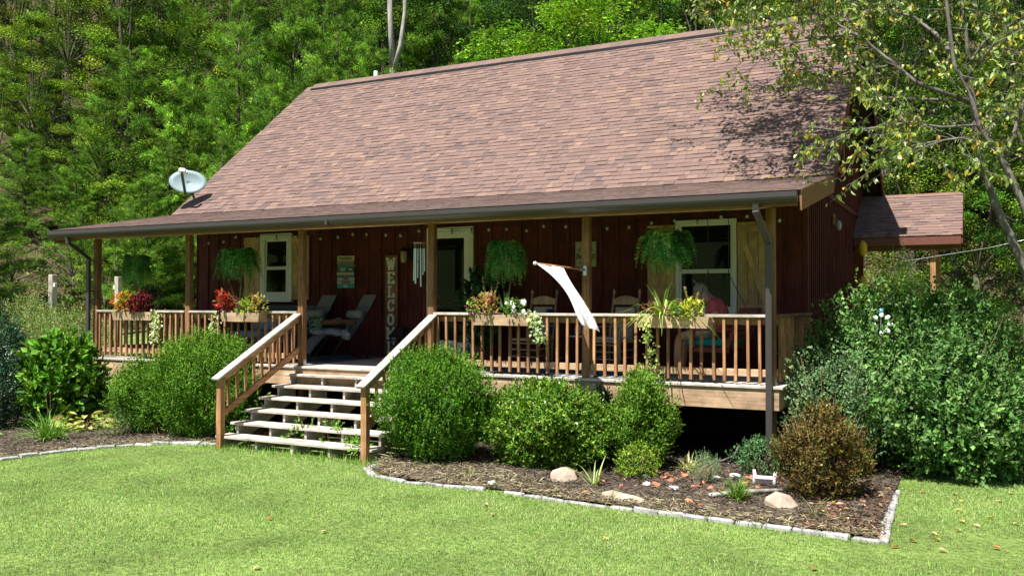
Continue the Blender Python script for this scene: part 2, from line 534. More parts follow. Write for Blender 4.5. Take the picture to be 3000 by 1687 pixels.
def mulch(name, poly, seed):
    rg = np.random.default_rng(seed)
    xs = np.arange(-8, 14.2, .09); ys = np.arange(-5.2, 1.6, .09)
    X, Y = np.meshgrid(xs, ys, indexing='ij')
    ins = in_poly(np.stack([X.ravel(), Y.ravel()], 1), poly).reshape(X.shape)
    Z = gz(X, Y) + .035 + rg.normal(0, .007, X.shape) + .02 * np.sin(X * 3.1) * np.sin(Y * 2.7 + 1)
    nx, ny = X.shape
    ok = ins[:-1, :-1] & ins[1:, :-1] & ins[1:, 1:] & ins[:-1, 1:]
    i = (np.arange(nx - 1)[:, None] * ny + np.arange(ny - 1)[None, :])[ok]
    F = np.stack([i, i + ny, i + ny + 1, i + 1], -1)
    u, inv = np.unique(F, return_inverse=True)
    V = np.stack([X, Y, Z], -1).reshape(-1, 3)[u]
    mat = surf('dark_mulch', (.012, .010, .009), (.17, .135, .10), 6, .95, .9, detail=10, dist=.03, spec=.1, bscale=30)
    o = place(name, npmesh(name, V, inv.reshape(F.shape).astype(np.int32), mat, None, True))
    return tag(o, kind='structure')
mulch('mulch_bed', BED_R, 1)
mulch('mulch_bed', BED_L, 2)

# ================================================================ the cabin
BAY = 2.44
PX = [.07, 2.40, 4.88, 7.32, 9.76, 12.18]
YW = 2.45
X0, X1 = -.374, 12.61
EAVE, KINK, RIDGE, REAR = (-.55, 2.30), (2.106, 2.79), (6.35, 6.32), (10.55, 2.85)
cabin = thing('cabin', 'dark red board-and-batten cabin with brown shingle roof and full front porch', 'house', (6.1, 5.0, -1.06))

# ---- roof deck
th = .11
rf = MB()
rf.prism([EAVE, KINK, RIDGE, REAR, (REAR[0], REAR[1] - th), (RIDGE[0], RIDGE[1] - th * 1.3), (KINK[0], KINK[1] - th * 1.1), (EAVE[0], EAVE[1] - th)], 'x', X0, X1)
roof = rf.build('roof', surf('dark_roof_sheathing', (.018, .012, .010), (.04, .026, .02), 8, .9), cabin)  # near black: the deep shade of the soffit is put into this colour

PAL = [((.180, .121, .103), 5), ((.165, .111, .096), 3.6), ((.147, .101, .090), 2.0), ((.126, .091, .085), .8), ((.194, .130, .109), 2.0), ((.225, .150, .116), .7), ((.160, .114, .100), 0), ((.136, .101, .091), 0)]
WIDTHS = [.10, .135, .17, .21, .27]

def tab_field(a, b, x0, x1, expo, seed, overhang=.03):
    """shingle tabs on the slope a -> b (both (y, z)): rows of (x, width, row point, colour index)"""
    rg = random.Random(seed)
    L = math.hypot(b[0] - a[0], b[1] - a[1]); vy, vz = (b[0] - a[0]) / L, (b[1] - a[1]) / L
    out = []
    n = int(L / expo + .3)
    wts = [p[1] for p in PAL][:6]
    prev = 0
    for k in range(n):
        s = k * expo - overhang
        x = x0 - .02 - rg.uniform(0, .1)
        while x < x1 + .0:
            w = rg.choice(WIDTHS)
            xa, xb = max(x, x0 - .02), min(x + w, x1 + .02)
            blot = math.sin(x * 2.1 + k * .37) + math.sin(x * 1.1 - k * .8 + 2)
            ci = rg.choices(range(6), [wts[i] * (2.2 if (blot > .9 and i in (2, 3)) else (1.8 if blot < -1.1 and i in (4, 5) else 1)) for i in range(6)])[0]
            if xb - xa > .03:
                out.append((xa, xb, a[0] + vy * s, a[1] + vz * s, ci, rg.choice((.009, .012, .017))))
            x += w
    return out, (vy, vz)

def tab_arrays(tabs, v, expo):
    T = np.array([(t[0], t[1], t[2], t[3], t[5]) for t in tabs])
    vy, vz = v; ny, nz_ = -vz, vy
    g = .0015
    xa, xb, y, z, t = T[:, 0] + g, T[:, 1] - g, T[:, 2], T[:, 3], T[:, 4] + .003
    L = expo + .02
    def pt(x, s, h): return np.stack([x, y + vy * s + ny * h, z + vz * s + nz_ * h], 1)
    V = np.stack([pt(xa, 0, 0 * t), pt(xb, 0, 0 * t), pt(xa, 0, t), pt(xb, 0, t), pt(xa, L, t * .35), pt(xb, L, t * .35), pt(xa, L, 0 * t), pt(xb, L, 0 * t)], 1).reshape(-1, 3)
    i = np.arange(len(T))[:, None] * 8
    F = np.concatenate([i + np.array([[0, 1, 3, 2]]), i + np.array([[2, 3, 5, 4]]), i + np.array([[0, 2, 4, 6]]), i + np.array([[1, 7, 5, 3]])])
    C = np.array([PAL[t_[4]][0] for t_ in tabs]); C = C * np.exp(np.random.default_rng(5).normal(0, .05, (len(tabs), 1)))
    return V, F, np.repeat(C, 8, 0)

_tabmesh = {}
def tab_mesh(w, ci, t, v, expo):
    key = (round(w, 3), ci, t, round(v[0], 3))
    if key not in _tabmesh:
        vy, vz = v
        mb = MB()
        ny, nz_ = -vz, vy; L = expo + .02; g = .0015; t2 = t + .003
        def P(x, s, h): return (x, vy * s + ny * h, vz * s + nz_ * h)
        mb.add([P(g, 0, 0), P(w - g, 0, 0), P(w - g, L, 0), P(g, L, 0), P(g, 0, t2), P(w - g, 0, t2), P(w - g, L, t2 * .35), P(g, L, t2 * .35)],
               [(4, 5, 6, 7), (0, 1, 5, 4), (1, 2, 6, 5), (0, 4, 7, 3), (3, 2, 1, 0)], PAL[ci][0])
        _tabmesh[key] = mb.mesh('shingle', M['shingle'])
    return _tabmesh[key]

EXPO = .122
main_tabs, mv = tab_field(KINK, RIDGE, X0, X1, EXPO, 11, 0.0)
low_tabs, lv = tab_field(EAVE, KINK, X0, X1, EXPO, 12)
low_tabs = [(*t[:4], (0, 6, 7, 7, 6, 4)[t[4]], t[5] * .42) for t in low_tabs]  # greyer, darker picks: weathering, with the shade of the grazing view coloured in
rear_tabs, rv = tab_field(REAR, RIDGE, X0, X1, EXPO, 13)
cx_, cy_ = cam.location.x, cam.location.y
def showing(t): return (t[1] - t[0]) / ((t[0] - cx_) ** 2 + (t[2] - cy_) ** 2 + (t[3] - 1) ** 2)
# nothing in front of it: leave the strip under the tree branches to the joined courses
cand = sorted([t for t in main_tabs if (t[1] - t[0]) in WIDTHS or any(abs(t[1] - t[0] - w) < 1e-6 for w in WIDTHS)], key=showing, reverse=True)[:300]
cs = set(id(t) for t in cand)
for t in cand:
    place('shingle', tab_mesh(t[1] - t[0], t[4], t[5], mv, EXPO), roof, (t[0], t[2], t[3]))
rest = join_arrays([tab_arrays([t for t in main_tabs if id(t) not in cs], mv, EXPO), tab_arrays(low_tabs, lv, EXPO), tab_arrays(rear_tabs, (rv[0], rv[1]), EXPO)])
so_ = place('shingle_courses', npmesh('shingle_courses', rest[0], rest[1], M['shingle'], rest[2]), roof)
tag(so_, kind='stuff')
# ridge vent, a low black strip with a shingle cap
mb = MB()
mb.prism([(RIDGE[0] - .17, RIDGE[1] - .15), (RIDGE[0] - .17, RIDGE[1] - .070), (RIDGE[0], RIDGE[1] + .066), (RIDGE[0] + .17, RIDGE[1] - .070), (RIDGE[0] + .17, RIDGE[1] - .15)], 'x', X0 + .22, X1 - .25)
mb.build('ridge_vent', M['black'], roof)
mb = MB()
rg_ = random.Random(4)
x = X0
while x < X1:
    w = .25
    c = PAL[rg_.choice((0, 1, 2))][0]
    dz = .076 if X0 + .2 < x < X1 - .4 else .022
    for s in (-1, 1):
        mb.add([(x, RIDGE[0], RIDGE[1] + dz), (x + w, RIDGE[0], RIDGE[1] + dz + .004), (x + w, RIDGE[0] + s * .17, RIDGE[1] - .14 + dz), (x, RIDGE[0] + s * .17, RIDGE[1] - .144 + dz)], [(0, 1, 2, 3)], c)
    x += w * .92
mb.build('ridge_cap', M['shingle'], roof)

def rake(name, p, q, x, mat, depth=.2, t=.024, lift=.0):
    (ya, za), (yb, zb) = p, q
    mb = MB()
    s = .5 * t
    mb.add([(x - s, ya, za + lift), (x - s, yb, zb + lift), (x - s, yb, zb - depth), (x - s, ya, za - depth), (x + s, ya, za + lift), (x + s, yb, zb + lift), (x + s, yb, zb - depth), (x + s, ya, za - depth)],
           [(0, 1, 2, 3), (7, 6, 5, 4), (0, 4, 5, 1), (3, 2, 6, 7), (1, 5, 6, 2), (0, 3, 7, 4)])
    mb.build(name, mat, roof)
for xx in (X0 - .013, X1 + .013):
    rake('rake_board', EAVE, KINK, xx, M['fascia'], .24)
    rake('rake_board', (KINK[0] + .002, KINK[1]), RIDGE, xx, M['red_y'], .24)
    rake('rake_board', (RIDGE[0] + .002, RIDGE[1]), REAR, xx, M['red_y'], .22)
mb = MB(); mb.box(((X0 + X1) / 2, EAVE[0] + .012, EAVE[1] - .10), (X1 - X0 - .04, .025, .17)); mb.build('eave_fascia', M['fascia'], roof)
# white plumbing vent behind the ridge
mb = MB(); mb.lathe([(.05, 0), (.05, 1.08), (.04, 1.09), (.038, .95)], (1.22, 7.0, 5.62), 14); mb.build('vent_pipe', M['white'], roof, True)

# ---- gutter and downspouts
prof = [(-.553, 2.285), (-.553, 2.150), (-.635, 2.150), (-.655, 2.175), (-.672, 2.190), (-.682, 2.215), (-.682, 2.268), (-.668, 2.272), (-.668, 2.225), (-.650, 2.185), (-.628, 2.170), (-.566, 2.170), (-.566, 2.285)]
mb = MB()
n_ = len(prof)
for a_, b_ in ((X0 - .03, 5.9), (5.904, X1 - .01)):
    vs = [(a_, y, z) for y, z in prof] + [(b_, y, z) for y, z in prof]
    mb.add(vs, [(i, (i + 1) % n_, n_ + (i + 1) % n_, n_ + i) for i in range(n_)])
    for xx in (a_, b_):
        mb.add([(xx, -.553, 2.285), (xx, -.553, 2.15), (xx, -.635, 2.15), (xx, -.682, 2.215), (xx, -.682, 2.268)], [(0, 1, 2, 3, 4)])
mb.box((5.9, -.62, 2.205), (.05, .135, .125), .005)
gut = mb.build('gutter', M['gutter'], cabin)
def spout(pts, lower):
    mb = MB()
    for p, q in zip(pts[:-1], pts[1:]):
        p, q = Vector(p), Vector(q); d = (q - p).normalized() * .03
        mb.bar(p - d, q + d, .078, .058, .008, up=(0, -1, .01))
    mb.build('downspout', M['gutter'], gut)
spout([(12.13, -.62, 2.15), (12.13, -.60, 2.06), (12.18, -.14, 1.72), (12.18, -.14, -1.0)], 0)
spout([(.06, -.62, 2.15), (.06, -.60, 2.06), (.0, -.14, 1.80), (.0, -.14, -1.1)], 0)

# ---- porch: posts, beam, deck
for i, x in enumerate(PX):
    mb = MB(); mb.box((x, 0, 1.08), (.105, .10, 2.155), .006)
    p_ = mb.build('porch_post', M['dark_z'], cabin)
    mb = MB(); mb.box((x, .02, -.68), (.10, .10, .80), .006); mb.build('support_post', M['dark_z'], cabin)
    if 0 < i:
        for sg in (-1, 1):
            mb = MB(); mb.box((x + sg * .057, 0, .05), (.006, .07, .10)); mb.build('bracket', M['steel'], p_)
mb = MB()
for a_, b_ in zip(PX[:-1], PX[1:]):
    mb.box(((a_ + b_) / 2, 0, 2.245), (b_ - a_ - .004, .105, .175), .006)
mb.build('porch_beam', M['pale_x'], cabin)
mb = MB(); mb.add([(X0 + .1, -.5, 2.17), (X1 - .1, -.5, 2.17), (X1 - .1, YW, 2.62), (X0 + .1, YW, 2.62)], [(0, 1, 2, 3)]); mb.build('porch_ceiling', M['dark_x'], cabin)
mb = MB(); mb.box((6.1, 1.17, -.135), (12.3, 2.4, .16)); deck = mb.build('deck', M['dark_x'], cabin)
ys = -.13; k = 0
while ys < YW - .05:
    cuts = [-.14, 3.6 + (k % 3) * .8, 8.0 + ((k + 1) % 3) * .7, 12.34]
    for a_, b_ in zip(cuts[:-1], cuts[1:]):
        mb = MB(); mb.box(((a_ + b_) / 2, ys + .068, -.0175), (b_ - a_ - .004, .134, .035), .004)
        mb.build('deck_board', M['old_x'], deck)
    ys += .140; k += 1
for a_, b_ in ((-.09, 4.85), (4.853, 9.76), (9.763, 12.29)):
    mb = MB(); mb.box(((a_ + b_) / 2, -.088, -.166), (b_ - a_, .036, .255), .004); mb.build('rim_board', M['pale_x'], deck)
for xx in (-.075, 12.275):
    mb = MB(); mb.box((xx, 1.2, -.166), (.036, 2.5, .255), .004); mb.build('rim_board', M['pale_y'], deck)

# ---- railings
def railing(name, a, b, axis, mats, n, cap_front=-.085):
    """posts at a and b along axis x (y = 0) or y (x fixed)"""
    c, s = M[mats + '_' + axis], M[mats + '_z']
    L = b - a
    def P(t, off, z): return (t, off, z) if axis == 'x' else (off_x + off, t, z)
    off_x = n[1] if isinstance(n, tuple) else 0
    cnt = n[0] if isinstance(n, tuple) else n
    sgn = -1 if axis == 'x' else (-1 if off_x < 1 else 1)
    def B(center, len_, wide, high, ch=.004):
        mb = MB(); mb.box(center, (len_, wide, high) if axis == 'x' else (wide, len_, high), ch); return mb
    rail = B(P((a + b) / 2, sgn * .0, .842), L, .145, .036).build(name, M['old_' + axis] if axis == 'x' else c, cabin)  # front caps use the pale board: their sunlit tops are put into the colour
    B(P((a + b) / 2, 0, .776), L - .004, .038, .088).build('top_rail', c, rail)
    B(P((a + b) / 2, 0, .145), L - .004, .038, .088).build('bottom_rail', M['pale_' + axis], rail)
    sp = L / cnt
    rr = random.Random(int(a * 10) + cnt)
    for i in range(cnt):
        t = a + sp * (i + .5) + rr.uniform(-.008, .008)
        h = .782
        mb = MB(); mb.box((0, 0, 0), (.034, .034, h), .003)
        o = place('baluster', baluster_mesh, rail, P(t, sgn * .0375, .04 + h / 2))
        o.rotation_euler = (rr.uniform(-.008, .008), rr.uniform(-.012, .012), 0)
mb = MB(); mb.box((0, 0, 0), (.035, .035, .782), .003)
baluster_mesh = mb.mesh('baluster', M['cedar_z'])
for i in (0, 1, 3, 4):
    railing('railing', PX[i] + .055, PX[i + 1] - .055, 'x', 'cedar', 16)
railing('railing', .06, 2.38, 'y', 'dark', (16, -.02))
railing('railing', .06, 2.38, 'y', 'dark', (16, 12.22))

# ---- walls of boards and battens
def roof_z(y):
    if y < KINK[0]: a, b = EAVE, KINK
    elif y < RIDGE[0]: a, b = KINK, RIDGE
    else: a, b = RIDGE, REAR
    return a[1] + (b[1] - a[1]) * (y - a[0]) / (b[0] - a[0])

OPEN = [(1.80, 2.52, 1.08, 2.31), (5.75, 6.57, .0, 2.24), (10.28, 11.17, .87, 2.24)]
mb = MB(); mb.box((6.1, YW + .09, 1.1), (12.1, .1, 3.0)); wall = mb.build('front_wall', M['red_z'], cabin)
w = .29; x = 0.0; k = 0
rb = random.Random(3)
while x < 12.2 - .02:
    xb = min(x + w, 12.2)
    mb = MB()
    mb.box(((x + xb) / 2, YW + .02 + rb.uniform(-.002, .002), 1.16), (xb - x - .006, .022, 2.98), .003)
    mb.build('board', M['red_z'], wall)
    if x > .1:
        mb = MB(); mb.box((x, YW - .002, 1.16), (.042, .018, 2.98), .003); mb.build('batten', M['red_z'], wall)
    x = xb
for xx in (-.012, 12.212):
    mb = MB(); mb.box((xx, YW + .05, 1.1), (.024, .12, 3.1), .003); mb.build('corner_board', M['red_z'], wall)

def gable(x, face, name):
    mb = MB(); t = x - face * .06
    poly = [(YW + .05, -.35), (9.9, -.35), (9.9, roof_z(9.9) - .13), (RIDGE[0], RIDGE[1] - .17), (YW + .05, roof_z(YW + .05) - .13)]
    mb.prism(poly, 'x', t - .03, t + .03)
    wl_ = mb.build(name, M['red_z'], cabin)
    y = YW + .06; ww = .20
    while y < 9.9:
        yb = min(y + ww, 9.9)
        mb = MB(); xa, xc = x - face * .028, x - face * .006
        mb.prism([(y + .003, -.36), (yb - .003, -.36), (yb - .003, roof_z(yb - .003) - .125), (y + .003, roof_z(y + .003) - .125)], 'x', xa, xc)
        mb.build('board', M['red_z'], wl_)
        mb = MB(); mb.prism([(yb - .02, -.36), (yb + .02, -.36), (yb + .02, roof_z(yb + .02) - .13), (yb - .02, roof_z(yb - .02) - .13)], 'x', x - face * .004, x + face * .014)
        mb.build('batten', M['red_z'], wl_)
        y = yb
    mb = MB(); mb.box((x + face * .024, 6.2, 2.80), (.02, 7.4, .09), .003); mb.build('belt_board', M['red_y'], wl_)
    return wl_
side = gable(12.2, 1, 'side_wall')
gable(0.0, -1, 'side_wall')
mb = MB(); mb.box((6.1, 9.95, 1.1), (12.2, .08, 3.3)); mb.build('rear_wall', M['red_z'], cabin)
mb = MB(); mb.box((6.1, 6.3, -.75), (11.9, 7.1, .75)); mb.build('foundation', M['soil'], cabin)  # near-black soil colour paints the darkness under the deck onto the foundation
# gable window with a red-brown frame on the right end
mb = MB()
for (yc, zc, sy, sz) in ((5.35, 4.02, .09, 1.2), (6.45, 4.02, .09, 1.2), (5.9, 4.66, 1.19, .09), (5.9, 3.38, 1.19, .09)):
    mb.box((12.232, yc, zc), (.03, sy, sz), .004)
gw = mb.build('gable_window', M['fascia'], cabin)
mb = MB(); mb.box((12.222, 5.9, 4.02), (.012, 1.0, 1.2)); mb.build('pane', M['glass'], gw)

# ---- windows, shutters, door in the porch wall
def sash_window(x0, x1, z0, z1, tr, mid, mat):
    y = YW - .035; mb = MB(); t = .05
    mb.box(((x0 + x1) / 2, y, z1 - tr / 2), (x1 - x0, t, tr), .004); mb.box(((x0 + x1) / 2, y, z0 + tr / 2), (x1 - x0, t, tr), .004)
    mb.box((x0 + tr / 2, y, (z0 + z1) / 2), (tr, t - .003, z1 - z0 - 2 * tr), .004); mb.box((x1 - tr / 2, y, (z0 + z1) / 2), (tr, t - .003, z1 - z0 - 2 * tr), .004)
    win = mb.build('window', mat, cabin)
    a, b, c, d = x0 + tr, x1 - tr, z0 + tr, z1 - tr
    for lo, hi, dy in ((c, mid, .0), (mid, d, .012)):
        mb = MB(); yy = y + .006 + dy; s = .032
        mb.box(((a + b) / 2, yy, hi - s / 2), (b - a, .03, s), .003); mb.box(((a + b) / 2, yy, lo + s / 2), (b - a, .03, s), .003)
        mb.box((a + s / 2, yy, (lo + hi) / 2), (s, .028, hi - lo - 2 * s), .003); mb.box((b - s / 2, yy, (lo + hi) / 2), (s, .028, hi - lo - 2 * s), .003)
        mb.build('sash', M['white'], win)
        mb = MB(); mb.box(((a + b) / 2, yy + .004, (lo + hi) / 2), (b - a - s, .006, hi - lo - s)); mb.build('pane', M['glass'], win)
    mb = MB(); mb.box(((x0 + x1) / 2, y - .012, z0 - .018), (x1 - x0 + .02, .09, .034), .004); mb.build('sill', mat, win)
sash_window(1.755, 2.567, 1.04, 2.35, .125, 1.67, M['trim_cream'])
sash_window(10.249, 11.196, .845, 2.27, .062, 1.48, M['white'])
def shutter(x0, x1, z0, z1, flip):
    y = YW - .03; n = 3; pw = (x1 - x0) / n
    mb = MB(); mb.box(((x0 + x1) / 2, y + .012, (z0 + z1) / 2), (x1 - x0 - .01, .008, z1 - z0 - .01)); sh = mb.build('shutter', M['dark_z'], cabin)
    for i in range(n):
        mb = MB(); mb.box((x0 + pw * (i + .5), y, (z0 + z1) / 2), (pw - .007, .02, z1 - z0), .003); mb.build('plank', M['shutter_z'], sh)
    za, zb = z0 + .10, z1 - .10
    for z in (za, zb):
        mb = MB(); mb.box(((x0 + x1) / 2, y - .021, z), (x1 - x0 - .01, .02, .09), .003); mb.build('batten', M['shutter_x'], sh)
    xa, xb = (x0 + .05, x1 - .05) if flip else (x1 - .05, x0 + .05)
    mb = MB(); mb.bar((xa, y - .0205, zb - .05), (xb, y - .0205, za + .05), .075, .02, .003, up=(0, -1, 0)); mb.build('brace', M['shutter_z'], sh)
shutter(1.32, 1.75, 1.05, 2.29, False); shutter(2.572, 2.985, 1.05, 2.29, True)
shutter(9.79, 10.24, .83, 2.21, False); shutter(11.205, 11.675, .83, 2.21, True)
y = YW - .035
mb = MB(); mb.box((5.725, y, 1.15), (.09, .05, 2.26), .004); mb.box((6.59, y, 1.15), (.09, .05, 2.26), .004); mb.box((6.157, y, 2.29), (.955, .052, .07), .004)
door = mb.build('door', M['trim_cream'], cabin)
mb = MB()
mb.box((5.82, y + .004, 1.15), (.095, .04, 2.2), .004); mb.box((6.495, y + .004, 1.15), (.095, .04, 2.2), .004)
mb.box((6.157, y + .004, 2.19), (.58, .038, .12), .004); mb.box((6.157, y + .004, .20), (.58, .038, .26), .004)
mb.build('storm_door', M['white'], door)
mb = MB(); mb.box((6.157, y + .012, 1.23), (.59, .008, 1.82)); mb.build('pane', M['glass'], door)
mb = MB(); mb.box((6.157, y - .002, .82), (.57, .014, .02)); mb.build('push_bar', M['white'], door)
mb = MB(); mb.bar((6.46, y - .04, 1.02), (6.46, y - .04, 1.16), .02, .02, .004); mb.bar((6.46, y - .02, 1.09), (6.46, y - .045, 1.09), .02, .02); mb.build('door_handle', M['black'], door)

# ---- small side porch on the right end
sx0, sx1 = 12.215, 14.16
mb = MB(); mb.prism([(8.06, 2.30), (9.78, 3.30), (11.3, 2.42), (11.3, 2.36), (9.78, 3.23), (8.06, 2.23)], 'x', sx0, sx1)
sroof = mb.build('side_porch_roof', M['dark_x'], cabin)
st, sv = tab_field((8.06, 2.30), (9.78, 3.30), sx0, sx1, EXPO, 21)
for t in st:
    if any(abs(t[1] - t[0] - w_) < 1e-6 for w_ in WIDTHS):
        place('shingle', tab_mesh(t[1] - t[0], t[4], t[5], sv, EXPO), sroof, (t[0], t[2], t[3]))
left_ = [t for t in st if not any(abs(t[1] - t[0] - w_) < 1e-6 for w_ in WIDTHS)]
a_ = tab_arrays(left_, sv, EXPO); tag(place('shingle_edge', npmesh('shingle_edge', *a_[:2], M['shingle'], a_[2]), sroof), kind='stuff')
M['red_bright'] = surf('red_fascia_paint', (.13, .048, .036), (.18, .066, .050), 8, .6)
mb = MB(); mb.box((13.19, 8.045, 2.19), (1.93, .028, .15), .003); mb.build('fascia_board', M['red_bright'], sroof)
mb = MB(); mb.prism([(8.06, 2.29), (9.78, 3.29), (11.3, 2.41), (11.3, 2.25), (9.78, 3.12), (8.06, 2.13)], 'x', sx1 + .002, sx1 + .024); mb.build('rake_board', M['red_bright'], sroof)
for xx in (12.5, 12.95, 13.4, 13.85):
    mb = MB(); mb.bar((xx, 8.08, 2.16), (xx, 9.7, 3.10), .04, .09, .003); mb.build('rafter', M['dark_y'], sroof)
mb = MB(); mb.box((13.19, 8.25, 2.09), (1.93, .09, .14), .004); mb.build('porch_beam', M['dark_x'], sroof)
for (xx, yy) in ((13.66, 8.25), (13.66, 11.1)):
    mb = MB(); g_ = gzf(xx, yy); mb.box((xx, yy, (2.03 + g_) / 2 - .05), (.10, .10, 2.03 - g_ + .1), .005); mb.build('porch_post', M['cedar_z'], sroof)

# ================================================================ front steps
steps = thing('front_steps', 'wide weathered wooden front steps with stained railings leading to the porch', 'steps', (6.1, -.9, -1.06))
for k in range(6):
    z = -.115 - .155 * k; yf = -.25 - .285 * k
    mb = MB(); a_, b_ = 4.74 - .004 * k, 7.46
    n = 10; vs = []; fs = []
    mb.box(((a_ + b_) / 2, yf + .145, z - .019), (b_ - a_, .29, .038), .006)
    mb.build('tread', M['old_x'], steps)
mb = None
poly = [(-.12, -.30)]
saw = []
for k in range(6):
    z = -.115 - .155 * k - .04; yf = -.25 - .285 * k + .035
    saw += [(yf + .285 if k else -.126, z), (yf, z)]
ybot = saw[-1][0]
poly = saw + [(ybot, -1.10), (ybot + .16, -1.10), (-.126, -.52)]
for xx in (4.84, 5.46, 6.10, 6.74, 7.36):
    mb = MB(); mb.prism(poly, 'x', xx - .019, xx + .019); mb.build('stringer', M['old_y'], steps)
for xx, sg in ((4.84, 1), (7.37, -1)):
    yn = -1.69
    mb = MB(); mb.box((xx, yn, -.58), (.09, .09, .98), .005); mb.build('newel_post', M['cedar_z'], steps)
    p0, p1 = Vector((xx, -1.80, -.085)), Vector((xx, -.055, .815))
    mb = MB(); mb.bar(p0, p1, .14, .036, .005); hr = mb.build('handrail', M['old_y'], steps)  # pale board here too, painting in the sunlit upper side
    d = (p1 - p0).normalized(); up = Vector((0, -d.z, d.y))
    q0, q1 = p0 + d * .16 - up * .066, p1 - up * .066
    mb = MB(); mb.bar(q0, q1, .038, .09, .004); mb.build('top_rail', M['cedar_y'], hr)
    mb = MB(); r0, r1 = q0 - Vector((0, 0, .50)) + d * .0, q1 - Vector((0, 0, .50)); mb.bar(r0, r1, .038, .09, .004); mb.build('bottom_rail', M['cedar_y'], hr)
    for i in range(9):
        t = (i + .75) / 9.4
        p = q0.lerp(q1, t)
        mb = MB(); mb.box((xx + sg * -.038, p.y, p.z - .235), (.035, .035, .60), .003); mb.build('baluster', M['cedar_z'], hr)

# ================================================================ vegetation
UPV = np.array([0, 0, 1.0])
def shell_points(rg, n, rx, ry, h, inner=.55, bump=.12, flat=.0, ph=0.0):
    """points in the outer part of a lumpy mound that stands on z = 0, with outward normals"""
    u = rg.uniform(0, 1, n) ** .8; th = rg.uniform(0, 2 * np.pi, n)
    v = np.clip((u - .52) / .48, 0, 1)
    rad = np.where(u > .52, np.maximum(1 - v ** 2.5, 0) ** (1 / 2.2), 1 - .46 * ((.52 - np.minimum(u, .52)) / .52) ** 1.5)
    k = 1 + bump * (np.sin(th * 3 + ph) * np.sin(u * 5 + 1.3 * ph) + .7 * np.sin(th * 5 - u * 6 + ph * 2) + .5 * np.sin(th * 9 + u * 11 + ph))
    s = np.sqrt(rg.uniform(inner ** 2, 1, n))
    s = np.where(u > .8, np.sqrt(rg.uniform(0, 1, n)), s)
    hh = 1 + bump * .6 * (np.sin(th * 2 + ph) + .6 * np.sin(th * 5 + 2 * ph))
    P = np.stack([rx * rad * s * k * np.cos(th), ry * rad * s * k * np.sin(th), h * u * np.where(u > .5, hh, 1)], 1)
    N = unit(np.stack([np.cos(th) * rad / rx, np.sin(th) * rad / ry, np.where(u > .52, v * 1.4, -.55 * (.52 - u)) / h * 2], 1))
    return P, N

def shoot_foliage(rg, P, D, per, slen, leaf, asp, palette, spread=.9, rich=False, tipcol=None, jit=.2, up=.3, lw=1.0, out=None):
    """every point grows a short shoot along D with per leaves on it"""
    n = len(P)
    t = np.tile(np.linspace(.05, 1, per), n)
    PP = np.repeat(P, per, 0); DD = np.repeat(unit(D), per, 0)
    L = slen * np.repeat(rg.uniform(.5, 1.25, n), per)
    pos = PP + DD * (t * L)[:, None]
    T = unit(DD * (.4 + .4 * t)[:, None] + rg.normal(0, 1, pos.shape) * spread * .6)
    N = unit(UPV * .9 + rg.normal(0, .55, pos.shape) + DD * .35) if out is None else unit(np.repeat(out, per, 0) * 1.0 + UPV * .25 + rg.normal(0, .42, pos.shape))
    cols = np.repeat(pick(rg, palette, n, jit), per, 0) * np.exp(rg.normal(0, .14, (n * per, 1)))
    if tipcol is not None:
        cols = cols * (1 - t[:, None] * .6) + np.array(tipcol) * (t[:, None] * .6)
    ln = leaf * rg.uniform(.65, 1.25, n * per)
    return leaf_arrays(pos, T, N, ln, ln * asp, cols, rich)

def bush(name, label, loc, rx, ry, h, shoots, per, slen, leaf, asp, palette, seed, up=.5, inner=.55, bump=.12, mat='leaf', rich=False, tip=None, group=None, cat='bush', stems=9, spread=.9, top_extra=0, twigs=0):
    rg = np.random.default_rng(seed)
    P, N = shell_points(rg, shoots, rx, ry, h, inner, bump, ph=seed)
    D = unit(N * (1 - up) + UPV * up + rg.normal(0, .22, P.shape))
    arr = [shoot_foliage(rg, P, D, per, slen, leaf, asp, palette, spread, rich, tip, out=N)]
    if top_extra:
        a = rg.uniform(0, 2 * np.pi, top_extra); r = np.sqrt(rg.uniform(0, .8, top_extra))
        Q = np.stack([rx * r * np.cos(a), ry * r * np.sin(a), h * (.5 + .5 * np.sqrt(1 - r ** 2)) - slen * .3], 1)
        arr.append(shoot_foliage(rg, Q, unit(UPV + rg.normal(0, .18, Q.shape)), per + 4, slen * 1.9, leaf * .9, asp, palette, spread, rich, tip))
    V, F, C = join_arrays(arr)
    t = thing(name, label, cat, loc, group)
    local('foliage', npmesh(name + '_foliage', V, F, M[mat], C), t)
    mb = MB(); r_ = random.Random(seed)
    for i in range(stems):
        a = r_.uniform(0, 6.28); k = r_.uniform(.25, .8)
        p0 = Vector((.07 * math.cos(a) * r_.random(), .07 * math.sin(a) * r_.random(), -.08))
        p2 = Vector((rx * k * math.cos(a), ry * k * math.sin(a), h * r_.uniform(.55, .85)))
        p1 = p0.lerp(p2, .5) + Vector((0, 0, h * .08))
        mb.tube([p0, p1, p2], [.014 + .008 * h, .009 + .004 * h, .004], 5)
    for i in range(twigs):
        a = r_.uniform(0, 6.28); k = r_.uniform(.6, 1.05)
        p0 = Vector((rx * .5 * k * math.cos(a), ry * .5 * k * math.sin(a), h * .3)); p2 = Vector((rx * k * math.cos(a), ry * k * math.sin(a), h * r_.uniform(.7, 1.12)))
        mb.tube([p0, p0.lerp(p2, .6) + Vector((0, 0, .05)), p2], [.006, .004, .002], 4)
    local('stem', mb.mesh('stem', M['stem'], True), t)
    return t

